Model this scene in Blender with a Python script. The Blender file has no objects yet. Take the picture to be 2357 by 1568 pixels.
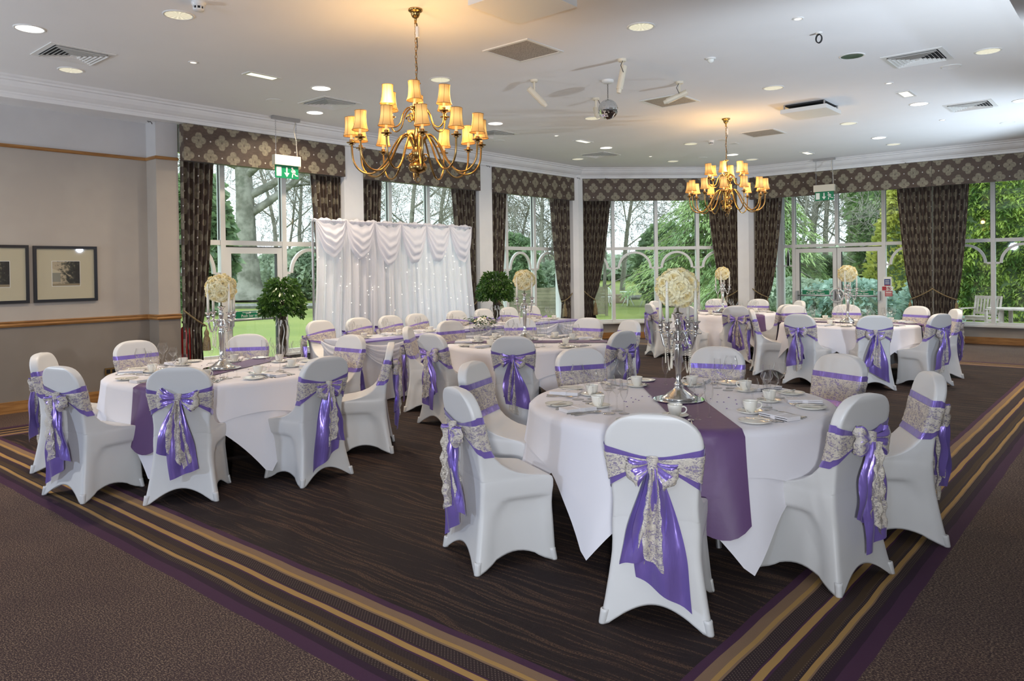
import bpy, math, random
from mathutils import Vector, Matrix
PI = math.pi
sin, cos, sqrt = math.sin, math.cos, math.sqrt
SC = bpy.context.scene
COL = SC.collection

# ------------------------------------------------------------------ camera, world, big lights, exposure
cam_d = bpy.data.cameras.new('camera')
cam = bpy.data.objects.new('camera', cam_d)
COL.objects.link(cam)
cam_d.sensor_width = 36.0
cam_d.lens = 26.4
cam_d.shift_y = -0.06112
cam_d.clip_end = 400
_p, _r, _y = 0.010775, -0.014212, 0.708756
_W = Matrix(((sin(_y + PI / 2), sin(_y), 0), (cos(_y + PI / 2), cos(_y), 0), (0, 0, 1)))
_R = Matrix(((cos(_r), -sin(_r), 0), (sin(_r), cos(_r), 0), (0, 0, 1))) @ \
     Matrix(((1, 0, 0), (0, cos(_p), -sin(_p)), (0, sin(_p), cos(_p)))) @ \
     Matrix(((1, 0, 0), (0, 0, -1), (0, 1, 0))) @ _W
_m = Matrix((_R[0], -_R[1], -_R[2])).transposed().to_4x4()
_m.translation = (0, 0, 1.6)
cam.matrix_world = _m
SC.camera = cam

SC.view_settings.view_transform = 'Standard'
SC.view_settings.look = 'None'
SC.view_settings.exposure = 0.0
SC.view_settings.gamma = 1.0
SC.view_settings.use_curve_mapping = False
SC.cycles.transparent_max_bounces = 40
SC.cycles.max_bounces = 9
SC.cycles.diffuse_bounces = 4
SC.cycles.glossy_bounces = 4
SC.cycles.transmission_bounces = 6
SC.cycles.caustics_reflective = False
SC.cycles.caustics_refractive = False
SC.cycles.sample_clamp_indirect = 4.0

world = bpy.data.worlds.new('overcast_sky')
SC.world = world
world.use_nodes = True
_wn = world.node_tree
for n in list(_wn.nodes):
    _wn.nodes.remove(n)
_out = _wn.nodes.new('ShaderNodeOutputWorld')
_bg = _wn.nodes.new('ShaderNodeBackground')
_bg.inputs[0].default_value = (0.82, 0.92, 1.0, 1)
_bg.inputs[1].default_value = 3.4
_wn.links.new(_bg.outputs[0], _out.inputs[0])


def area(name, loc, target, sx, sy, power, color, spread=180):
    l = bpy.data.lights.new(name, 'AREA')
    l.shape = 'RECTANGLE'
    l.size, l.size_y, l.energy, l.color = sx, sy, power, color
    l.spread = math.radians(spread)
    o = bpy.data.objects.new(name, l)
    COL.objects.link(o)
    o.location = loc
    d = Vector(target) - Vector(loc)
    o.rotation_euler = d.to_track_quat('-Z', 'Y').to_euler()
    return o




def flash(name, loc, target, power, color, cone=110, r=0.12):
    l = bpy.data.lights.new(name, 'SPOT')
    l.energy, l.color, l.spot_size, l.spot_blend, l.shadow_soft_size = power, color, math.radians(cone), 0.6, r
    o = bpy.data.objects.new(name, l)
    COL.objects.link(o)
    o.location = loc
    o.rotation_euler = (Vector(target) - Vector(loc)).to_track_quat('-Z', 'Y').to_euler()
    return o


# the photographer's soft flash heads, then fill spots added to brighten the ceiling
flash('flash_main', (0.2, -1.6, 2.7), (-3.2, 5.5, 0.6), 110, (0.64, 0.77, 1.0), 120, 0.08)
flash('flash_left', (-4.6, -3.6, 2.3), (-5.5, 5.0, 0.5), 360, (0.60, 0.74, 1.0), 120, 0.15)
flash('flash_right', (2.2, 7.98, 2.33), (-4.0, 10.0, 0.7), 180, (0.64, 0.77, 1.0), 120, 0.07)
flash('ceiling_fill_near', (0.6, -0.8, 1.6), (-3.6, 3.0, 3.83), 560, (0.90, 0.95, 1.0), 120, 0.10)
flash('ceiling_fill_right', (-0.35, 6.6, 1.2), (-3.6, 9.8, 3.83), 330, (0.80, 0.90, 1.0), 110, 0.08)
flash('ceiling_fill_far', (-1.05, 13.8, 1.1), (-3.6, 13.2, 3.83), 400, (0.72, 0.86, 1.0), 110, 0.08)
flash('ceiling_fill_left', (-9.3, -1.8, 1.6), (-7.4, 3.4, 3.83), 420, (0.90, 0.95, 1.0), 116, 0.2)

# ------------------------------------------------------------------ node helpers


class G:
    def __init__(s, name):
        s.mat = bpy.data.materials.new(name)
        s.mat.use_nodes = True
        s.nt = s.mat.node_tree
        s.bsdf = s.nt.nodes['Principled BSDF']
        s.out = s.nt.nodes['Material Output']

    def n(s, t, **kw):
        nd = s.nt.nodes.new(t)
        for k, v in kw.items():
            setattr(nd, k, v)
        return nd

    def put(s, sock, v):
        if hasattr(v, 'is_output'):
            s.nt.links.new(v, sock)
        else:
            if isinstance(v, tuple) and len(v) == 3 and sock.type == 'RGBA':
                v = v + (1,)
            sock.default_value = v

    def m(s, op, a, b=None, c=None):
        nd = s.n('ShaderNodeMath', operation=op)
        for i, v in enumerate((a, b, c)):
            if v is not None:
                s.put(nd.inputs[i], v)
        return nd.outputs[0]

    def mix(s, f, a, b):
        nd = s.n('ShaderNodeMix', data_type='RGBA')
        s.put(nd.inputs[0], f)
        s.put(nd.inputs[6], a)
        s.put(nd.inputs[7], b)
        return nd.outputs[2]

    def coord(s, kind='Object'):
        return s.n('ShaderNodeTexCoord').outputs[kind]

    def sep(s, v):
        nd = s.n('ShaderNodeSeparateXYZ')
        s.put(nd.inputs[0], v)
        return nd.outputs[0], nd.outputs[1], nd.outputs[2]

    def comb(s, x=0.0, y=0.0, z=0.0):
        nd = s.n('ShaderNodeCombineXYZ')
        for i, v in enumerate((x, y, z)):
            s.put(nd.inputs[i], v)
        return nd.outputs[0]

    def scale(s, v, sc):
        nd = s.n('ShaderNodeVectorMath', operation='MULTIPLY')
        s.put(nd.inputs[0], v)
        nd.inputs[1].default_value = sc
        return nd.outputs[0]

    def noise(s, v, sc=5.0, det=2.0, rough=0.5, dist=0.0):
        nd = s.n('ShaderNodeTexNoise')
        if v is not None:
            s.put(nd.inputs['Vector'], v)
        nd.inputs['Scale'].default_value = sc
        nd.inputs['Detail'].default_value = det
        nd.inputs['Roughness'].default_value = rough
        nd.inputs['Distortion'].default_value = dist
        return nd.outputs[0]

    def vor(s, v, sc, feature='F1'):
        nd = s.n('ShaderNodeTexVoronoi', feature=feature)
        s.put(nd.inputs['Vector'], v)
        nd.inputs['Scale'].default_value = sc
        return nd.outputs[0]

    def ramp(s, f, stops, mode='LINEAR'):
        nd = s.n('ShaderNodeValToRGB')
        cr = nd.color_ramp
        cr.interpolation = mode
        while len(cr.elements) < len(stops):
            cr.elements.new(0.5)
        for e, (p, c) in zip(cr.elements, stops):
            e.position = p
            e.color = (c[0], c[1], c[2], 1) if not isinstance(c, (int, float)) else (c, c, c, 1)
        s.put(nd.inputs[0], f)
        return nd.outputs[0]

    def smooth(s, v, lo, hi):
        nd = s.n('ShaderNodeMapRange', interpolation_type='SMOOTHSTEP')
        s.put(nd.inputs[0], v)
        nd.inputs[1].default_value = lo
        nd.inputs[2].default_value = hi
        return nd.outputs[0]

    def bump(s, h, strength=0.2, dist=0.01):
        nd = s.n('ShaderNodeBump')
        nd.inputs['Strength'].default_value = strength
        nd.inputs['Distance'].default_value = dist
        s.put(nd.inputs['Height'], h)
        s.nt.links.new(nd.outputs[0], s.bsdf.inputs['Normal'])

    def set(s, **kw):
        al = dict(base='Base Color', rough='Roughness', metal='Metallic', spec='Specular IOR Level', sheen='Sheen Weight',
                  ec='Emission Color', es='Emission Strength', alpha='Alpha', trans='Transmission Weight', coat='Coat Weight',
                  aniso='Anisotropic', subs='Subsurface Weight')
        for k, v in kw.items():
            s.put(s.bsdf.inputs[al[k]], v)
        return s

    def alpha_mask(s, f):
        """mix the surface with a clear film: f=1 solid thread, f=0 open hole"""
        tr = s.n('ShaderNodeBsdfTransparent')
        mx = s.n('ShaderNodeMixShader')
        s.put(mx.inputs[0], f)
        s.nt.links.new(tr.outputs[0], mx.inputs[1])
        s.nt.links.new(s.bsdf.outputs[0], mx.inputs[2])
        s.nt.links.new(mx.outputs[0], s.out.inputs[0])


M = {}


def mk(name, base, rough=0.5, metal=0.0, **kw):
    g = G(name)
    g.set(base=base, rough=rough, metal=metal, **kw)
    M[name] = g.mat
    return g


def varied(name, a, b, sc, rough=0.6, det=3.0, bump=0.0, **kw):
    g = mk(name, a, rough, **kw)
    f = g.noise(g.coord(), sc, det, 0.6)
    f = g.smooth(f, 0.35, 0.65)
    g.set(base=g.mix(f, a, b))
    if bump:
        g.bump(g.noise(g.coord(), sc * 3, 2), bump, 0.01)
    return g


varied('wall_upper', (0.52, 0.515, 0.52), (0.55, 0.545, 0.55), 1.5, 0.75)
varied('wall_mid', (0.385, 0.345, 0.305), (0.41, 0.37, 0.325), 1.5, 0.7)
varied('wall_low', (0.205, 0.175, 0.145), (0.22, 0.19, 0.16), 1.5, 0.7)
varied('ceiling_white', (0.86, 0.865, 0.875), (0.88, 0.885, 0.895), 0.8, 0.85)
varied('plaster_white', (0.78, 0.78, 0.79), (0.82, 0.82, 0.82), 2.0, 0.55)
varied('sill_wall', (0.33, 0.30, 0.27), (0.36, 0.33, 0.30), 2.0, 0.7)
mk('frame_white', (0.72, 0.73, 0.72), 0.35)
mk('gasket', (0.03, 0.03, 0.03), 0.6)
mk('metal_grey', (0.42, 0.42, 0.43), 0.35, 0.8)
mk('plastic_white', (0.80, 0.80, 0.78), 0.35)
mk('plastic_cream', (0.74, 0.68, 0.55), 0.35)
mk('black_paint', (0.008, 0.008, 0.010), 0.35)
mk('dark_void', (0.02, 0.02, 0.022), 0.8)
mk('chrome', (0.82, 0.81, 0.79), 0.07, 1.0)
mk('silver', (0.72, 0.71, 0.69), 0.16, 1.0)
mk('steel', (0.70, 0.69, 0.67), 0.14, 1.0)
mk('brass', (0.42, 0.265, 0.095), 0.27, 1.0)
mk('candle_wax', (0.86, 0.82, 0.70), 0.45, subs=0.1)
mk('pearl', (0.86, 0.80, 0.66), 0.2)
mk('china', (0.80, 0.77, 0.69), 0.18, coat=0.3)
mk('napkin', (0.76, 0.73, 0.74), 0.8)
mk('mirror', (0.85, 0.87, 0.88), 0.02, 1.0)
mk('red_paint', (0.45, 0.02, 0.02), 0.3)
mk('sign_green', (0.0, 0.20, 0.085), 0.4)
mk('sign_white', (0.85, 0.88, 0.84), 0.4)
mk('sign_red', (0.42, 0.03, 0.04), 0.4)
mk('sign_blue', (0.02, 0.045, 0.22), 0.4)
mk('confetti', (0.20, 0.12, 0.33), 0.3)
mk('mount_card', (0.60, 0.545, 0.40), 0.7)
mk('white_paint', (0.85, 0.86, 0.86), 0.4)

# oak trim, grain along the length
g = mk('oak', (0.36, 0.17, 0.05), 0.35)
f = g.noise(g.scale(g.coord(), (1, 1, 14)), 3, 5, 0.6, 0.6)
g.set(base=g.mix(g.smooth(f, 0.3, 0.7), (0.24, 0.105, 0.03), (0.42, 0.215, 0.07)))

# stretch cover
g = mk('spandex', (0.67, 0.66, 0.65), 0.40, sheen=0.15)
g.bump(g.noise(g.coord(), 420, 1), 0.06, 0.002)
# cloths
g = mk('table_linen', (0.76, 0.74, 0.78), 0.75, sheen=0.1)
g.bump(g.noise(g.coord(), 600, 1), 0.05, 0.002)
g = mk('satin', (0.25, 0.17, 0.56), 0.30, metal=0.45, sheen=0.25, spec=0.8)
f = g.noise(g.scale(g.coord(), (1, 1, 0.30)), 16, 3)
g.bump(f, 0.5, 0.02)
g = mk('runner_satin', (0.12, 0.062, 0.155), 0.5, spec=0.35)
g.bump(g.noise(g.coord(), 18, 2), 0.15, 0.01)

# lace: wavy cords and blossoms over a net
g = mk('lace', (0.68, 0.615, 0.525), 0.55)
co = g.coord()
v = g.vor(co, 46, 'DISTANCE_TO_EDGE')
w = g.noise(g.scale(co, (1, 1, 2.2)), 30, 3, 0.55, 1.2)
cord = g.smooth(g.m('ABSOLUTE', g.m('SUBTRACT', w, 0.5)), 0.075, 0.02)
blot = g.smooth(g.noise(co, 34, 1), 0.52, 0.60)
net = g.smooth(v, 0.06, 0.02)
f = g.m('MAXIMUM', g.m('MAXIMUM', cord, g.m('MULTIPLY', blot, 0.75)), g.m('MULTIPLY', net, 0.7))
f = g.m('ADD', g.m('MULTIPLY', f, 0.62), 0.33)
g.alpha_mask(g.m('MINIMUM', f, 1.0))
g.bump(f, 0.4, 0.003)

# voile (drape and top-table skirt)
g = mk('voile', (0.88, 0.87, 0.92), 0.7, sheen=0.2)
tl = g.n('ShaderNodeBsdfTranslucent')
tl.inputs[0].default_value = (0.86, 0.87, 0.94, 1)
mx = g.n('ShaderNodeMixShader')
mx.inputs[0].default_value = 0.38
g.nt.links.new(g.bsdf.outputs[0], mx.inputs[1])
g.nt.links.new(tl.outputs[0], mx.inputs[2])
g.nt.links.new(mx.outputs[0], g.out.inputs[0])

# brown quatrefoil fabric, read in metres from the UV map


def quatrefoil(name, dark, light, sheen):
    g = mk(name, dark, 0.55, sheen=sheen)
    u, v, _ = g.sep(g.coord('UV'))
    row = g.m('ROUND', g.m('DIVIDE', v, 0.21))
    dy = g.m('SUBTRACT', v, g.m('MULTIPLY', row, 0.21))
    odd = g.m('MULTIPLY', g.m('FLOORED_MODULO', row, 2.0), 0.165)
    uu = g.m('SUBTRACT', u, odd)
    dx = g.m('SUBTRACT', uu, g.m('MULTIPLY', g.m('ROUND', g.m('DIVIDE', uu, 0.33)), 0.33))
    ax, ay = g.m('ABSOLUTE', dx), g.m('ABSOLUTE', dy)
    q1 = g.m('SQRT', g.m('ADD', g.m('POWER', g.m('SUBTRACT', ax, 0.054), 2.0), g.m('POWER', dy, 2.0)))
    q2 = g.m('SQRT', g.m('ADD', g.m('POWER', dx, 2.0), g.m('POWER', g.m('SUBTRACT', ay, 0.062), 2.0)))
    q = g.m('SUBTRACT', g.m('MINIMUM', q1, q2), 0.047)
    wv = g.noise(g.scale(g.coord('UV'), (1, 1, 1)), 26, 3)
    q = g.m('ADD', q, g.m('MULTIPLY', g.m('SUBTRACT', wv, 0.5), 0.010))
    mot = g.smooth(q, 0.004, -0.004)
    dd = g.m('ADD', g.m('SUBTRACT', 0.165, ax), ay)
    dot = g.smooth(dd, 0.015, 0.011)
    grain = g.noise(g.scale(g.coord('UV'), (2, 9, 1)), 6, 3, 0.6, 1.5)
    base = g.mix(g.smooth(grain, 0.35, 0.65), dark, tuple(c * 1.45 for c in dark))
    lt = g.mix(g.smooth(wv, 0.3, 0.7), tuple(c * 0.62 for c in light), light)
    col = g.mix(mot, base, lt)
    g.set(base=g.mix(dot, col, (0.62, 0.60, 0.56)))


quatrefoil('pelmet_fabric', (0.066, 0.044, 0.032), (0.30, 0.265, 0.19), 0.05)
quatrefoil('curtain_fabric', (0.048, 0.032, 0.024), (0.23, 0.20, 0.145), 0.1)
varied('rope_gold', (0.25, 0.19, 0.09), (0.13, 0.09, 0.04), 60, 0.6)

# thin glass: clear sheet plus mirror reflection at grazing angles


def thin_glass(name, tint, base_refl, power, top):
    g = G(name)
    M[name] = g.mat
    tr = g.n('ShaderNodeBsdfTransparent')
    tr.inputs[0].default_value = tint + (1,)
    gl = g.n('ShaderNodeBsdfGlossy')
    gl.inputs['Roughness'].default_value = 0.015
    lw = g.n('ShaderNodeLayerWeight')
    lw.inputs[0].default_value = 0.5
    f = g.m('ADD', g.m('MULTIPLY', g.m('POWER', lw.outputs['Facing'], power), top), base_refl)
    mx = g.n('ShaderNodeMixShader')
    g.put(mx.inputs[0], g.m('MINIMUM', f, 0.95))
    g.nt.links.new(tr.outputs[0], mx.inputs[1])
    g.nt.links.new(gl.outputs[0], mx.inputs[2])
    g.nt.links.new(mx.outputs[0], g.out.inputs[0])


thin_glass('window_glass', (0.94, 0.97, 0.955), 0.035, 4.5, 0.8)
thin_glass('table_glass', (0.985, 0.985, 0.985), 0.045, 2.3, 0.85)
thin_glass('picture_glass', (0.98, 0.98, 0.97), 0.05, 4.0, 0.7)

# carpet ------------------------------------------------------------
g = mk('carpet', (0.05, 0.03, 0.03), 0.85, spec=0.25)
co = g.coord()
x, y, z = g.sep(co)
wob = g.m('MULTIPLY', g.m('SUBTRACT', g.noise(co, 2.2, 2), 0.5), 0.022)
dx = g.m('SUBTRACT', g.m('ABSOLUTE', g.m('SUBTRACT', x, -5.09)), 3.91)
dy = g.m('SUBTRACT', g.m('ABSOLUTE', g.m('SUBTRACT', y, 7.99)), 5.87)
dd = g.m('MAXIMUM', dx, dy)
d = g.m('ADD', dd, wob)
purple, tan, gold = (0.060, 0.022, 0.050), (0.22, 0.135, 0.08), (0.38, 0.225, 0.075)
dk, ol = (0.032, 0.018, 0.018), (0.062, 0.036, 0.018)
S = lambda v: (v + 0.4) / 1.0
bands = g.ramp(g.m('ADD', d, 0.4), [
    (0.0, purple), (S(-0.186), tan), (S(-0.135), gold), (S(-0.114), tan), (S(-0.103), dk), (S(-0.024), purple),
    (S(-0.015), gold), (S(0.018), purple), (S(0.030), dk), (S(0.075), ol), (S(0.115), dk), (S(0.129), gold), (S(0.152), tan),
    (S(0.160), dk), (S(0.198), (0.03, 0.012, 0.026)), (S(0.236), purple)], 'CONSTANT')
st = g.m('SINE', g.m('MULTIPLY', g.m('ADD', x, y), 330.0))
dots = g.m('MULTIPLY', g.smooth(st, 0.2, 0.9), g.smooth(g.m('SINE', g.m('MULTIPLY', g.m('SUBTRACT', x, y), 330.0)), 0.1, 0.8))
indot = g.ramp(g.m('ADD', d, 0.4), [(0.0, 0.0), (S(-0.098), 1.0), (S(-0.03), 0.0), (S(0.035), 0.25), (S(0.075), 0.0), (S(0.105), 1.0),
                                     (S(0.125), 0.0), (S(0.163), 1.0), (S(0.195), 0.0)], 'CONSTANT')
bands = g.mix(g.m('MULTIPLY', g.m('MULTIPLY', dots, indot), 0.55), bands, (0.30, 0.22, 0.17))
# inner field: long wavy grain lines along x
gv = g.comb(g.m('MULTIPLY', x, 0.42), g.m('ADD', g.m('MULTIPLY', y, 14.0), g.m('MULTIPLY', g.noise(g.scale(co, (0.75, 1.6, 1)), 1.5, 2), 2.6)))
gr = g.noise(gv, 2.6, 4, 0.62, 0.3)
spk = g.noise(co, 130, 3, 0.75)
gl1 = g.m('MULTIPLY', g.smooth(gr, 0.49, 0.61), g.smooth(spk, 0.42, 0.56))
inner = g.mix(gl1, (0.020, 0.012, 0.0115), (0.100, 0.054, 0.032))
inner = g.mix(g.m('MULTIPLY', g.smooth(spk, 0.60, 0.72), 0.30), inner, (0.16, 0.115, 0.085))
# outer field: speckle in short rows
ov = g.scale(co, (1.0, 1.7, 1.0))
sp2 = g.noise(ov, 95, 3, 0.75)
sp3 = g.noise(co, 3.0, 2)
outer = g.mix(g.smooth(sp2, 0.49, 0.60), (0.045, 0.026, 0.026), (0.27, 0.185, 0.125))
outer = g.mix(g.m('MULTIPLY', g.smooth(sp3, 0.4, 0.7), 0.25), outer, (0.05, 0.028, 0.03))
isin = g.m('LESS_THAN', d, -0.227)
isout = g.m('GREATER_THAN', d, 0.305)
c = g.mix(isin, bands, inner)
c = g.mix(isout, c, outer)
g.set(base=c)
g.bump(g.noise(co, 260, 2, 0.7), 0.5, 0.004)

# lamp shade, glows from the bulb inside it
g = mk('shade_fabric', (0.75, 0.50, 0.20), 0.7, ec=(1.0, 0.50, 0.09), es=0.62)
_, _, zz = g.sep(g.coord())
hot = g.smooth(g.m('ABSOLUTE', g.m('SUBTRACT', zz, 0.085)), 0.085, 0.0)
g.set(ec=g.mix(hot, (1.0, 0.36, 0.035), (1.0, 0.60, 0.16)), es=g.m('ADD', g.m('MULTIPLY', hot, 0.48), 0.30))
mk('shade_trim', (0.36, 0.18, 0.05), 0.6)
mk('candle_tube', (0.85, 0.66, 0.36), 0.5, ec=(1.0, 0.6, 0.2), es=0.55)
mk('bulb', (1, 0.9, 0.7), 0.4, ec=(1.0, 0.72, 0.35), es=7.0)
mk('lamp_on', (1, 1, 1), 0.4, ec=(1.0, 0.93, 0.80), es=2.6)
mk('lamp_spot', (1, 1, 1), 0.4, ec=(1.0, 0.85, 0.66), es=1.7)
g = mk('lamp_soft', (0.8, 0.78, 0.65), 0.3, ec=(1.0, 0.93, 0.68), es=0.5)
co = g.coord()
x, y, z = g.sep(co)
an = g.m('SINE', g.m('MULTIPLY', g.m('ARCTAN2', y, x), 14.0))
g.set(es=g.m('ADD', g.m('MULTIPLY', g.smooth(an, -0.4, 0.8), 0.25), 0.38))
mk('tube_lamp', (1, 1, 0.9), 0.4, ec=(1.0, 0.96, 0.72), es=1.15)
mk('fairy_light', (1, 1, 1), 0.4, ec=(1.0, 0.85, 0.62), es=3.0)
mk('lamp_dark', (0.22, 0.20, 0.20), 0.12, 0.9)
g = mk('grille_mesh', (0.30, 0.27, 0.24), 0.6)
vv = g.vor(g.coord(), 110)
g.set(base=g.mix(g.smooth(vv, 0.25, 0.45), (0.13, 0.115, 0.10), (0.42, 0.38, 0.335)))
# flowers and plants
g = mk('rose_petal', (0.86, 0.80, 0.56), 0.55, sheen=0.3)
x, y, z = g.sep(g.coord())
rr = g.m('SQRT', g.m('ADD', g.m('POWER', x, 2.0), g.m('POWER', y, 2.0)))
g.set(base=g.mix(g.smooth(rr, 0.002, 0.045), (0.84, 0.68, 0.30), (0.90, 0.84, 0.58)))
mk('petal_white', (0.82, 0.81, 0.78), 0.6)
mk('petal_lilac', (0.40, 0.30, 0.62), 0.6)
mk('petal_cream', (0.82, 0.76, 0.50), 0.6)


def leafy(name, a, b, sc=4.0, rough=0.5):
    g = varied(name, a, b, sc, rough, 2.0)
    tl = g.n('ShaderNodeBsdfTranslucent')
    tl.inputs[0].default_value = tuple(min(1, c * 1.3) for c in b) + (1,)
    mx = g.n('ShaderNodeMixShader')
    mx.inputs[0].default_value = 0.3
    g.nt.links.new(g.bsdf.outputs[0], mx.inputs[1])
    g.nt.links.new(tl.outputs[0], mx.inputs[2])
    g.nt.links.new(mx.outputs[0], g.out.inputs[0])


leafy('ficus_leaf', (0.024, 0.065, 0.016), (0.085, 0.175, 0.035), 9.0, 0.25)
leafy('posy_leaf', (0.02, 0.06, 0.015), (0.05, 0.12, 0.03), 9.0, 0.4)
leafy('cedar_leaf', (0.12, 0.21, 0.08), (0.38, 0.50, 0.20), 0.9)
leafy('hedge_leaf', (0.06, 0.13, 0.035), (0.46, 0.58, 0.14), 1.8)
leafy('gold_leaf', (0.20, 0.26, 0.05), (0.48, 0.49, 0.12), 1.5)
leafy('blue_leaf', (0.16, 0.28, 0.22), (0.40, 0.54, 0.46), 1.5)
leafy('rhodo_leaf', (0.20, 0.28, 0.19), (0.46, 0.54, 0.40), 1.2)
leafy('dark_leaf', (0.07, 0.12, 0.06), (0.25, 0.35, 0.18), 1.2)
leafy('ivy_leaf', (0.10, 0.20, 0.07), (0.34, 0.46, 0.20), 1.2)
varied('bark_grey', (0.13, 0.13, 0.10), (0.29, 0.285, 0.24), 1.4, 0.9, 4, 0.4)
varied('bark_brown', (0.19, 0.18, 0.145), (0.29, 0.28, 0.235), 1.8, 0.9, 4)  # lightened so the colour carries the haze over the distant trees
varied('twig', (0.22, 0.20, 0.17), (0.34, 0.32, 0.275), 1.0, 0.9)
varied('ficus_bark', (0.05, 0.035, 0.02), (0.10, 0.075, 0.05), 20, 0.8)
varied('teak_grey', (0.36, 0.30, 0.27), (0.46, 0.40, 0.37), 6, 0.8)
varied('fence_wood', (0.17, 0.15, 0.10), (0.25, 0.22, 0.15), 3, 0.8)
g = varied('lawn_grass', (0.14, 0.185, 0.028), (0.205, 0.24, 0.048), 0.25, 0.9, 6)
g.bump(g.noise(g.coord(), 18, 3), 0.4, 0.04)
varied('paving', (0.42, 0.40, 0.37), (0.50, 0.48, 0.45), 2.0, 0.9)
varied('kerb_stone', (0.20, 0.20, 0.19), (0.30, 0.30, 0.28), 3, 0.9)
varied('leaf_litter', (0.22, 0.16, 0.10), (0.36, 0.28, 0.20), 5, 0.9, 4)


def photo_mat(name, seed):
    g = mk(name, (0.2, 0.2, 0.2), 0.5)
    co = g.coord()
    x, y, z = g.sep(co)
    n1 = g.noise(g.scale(co, (1, 1, 1)), 28 + seed, 5, 0.65)
    dark = g.smooth(g.m('ADD', n1, g.m('MULTIPLY', y, 1.6)), 0.36, 0.72)
    col = g.ramp(dark, [(0.0, (0.50, 0.42, 0.30)), (0.35, (0.13, 0.12, 0.08)), (0.65, (0.03, 0.035, 0.025)), (1.0, (0.012, 0.008, 0.007))])
    grd = g.smooth(z, -0.11, -0.13)
    g.set(base=g.mix(grd, col, (0.30, 0.24, 0.15)))


photo_mat('photo_print_a', 0)
photo_mat('photo_print_b', 9)

# ------------------------------------------------------------------ mesh helpers


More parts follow.
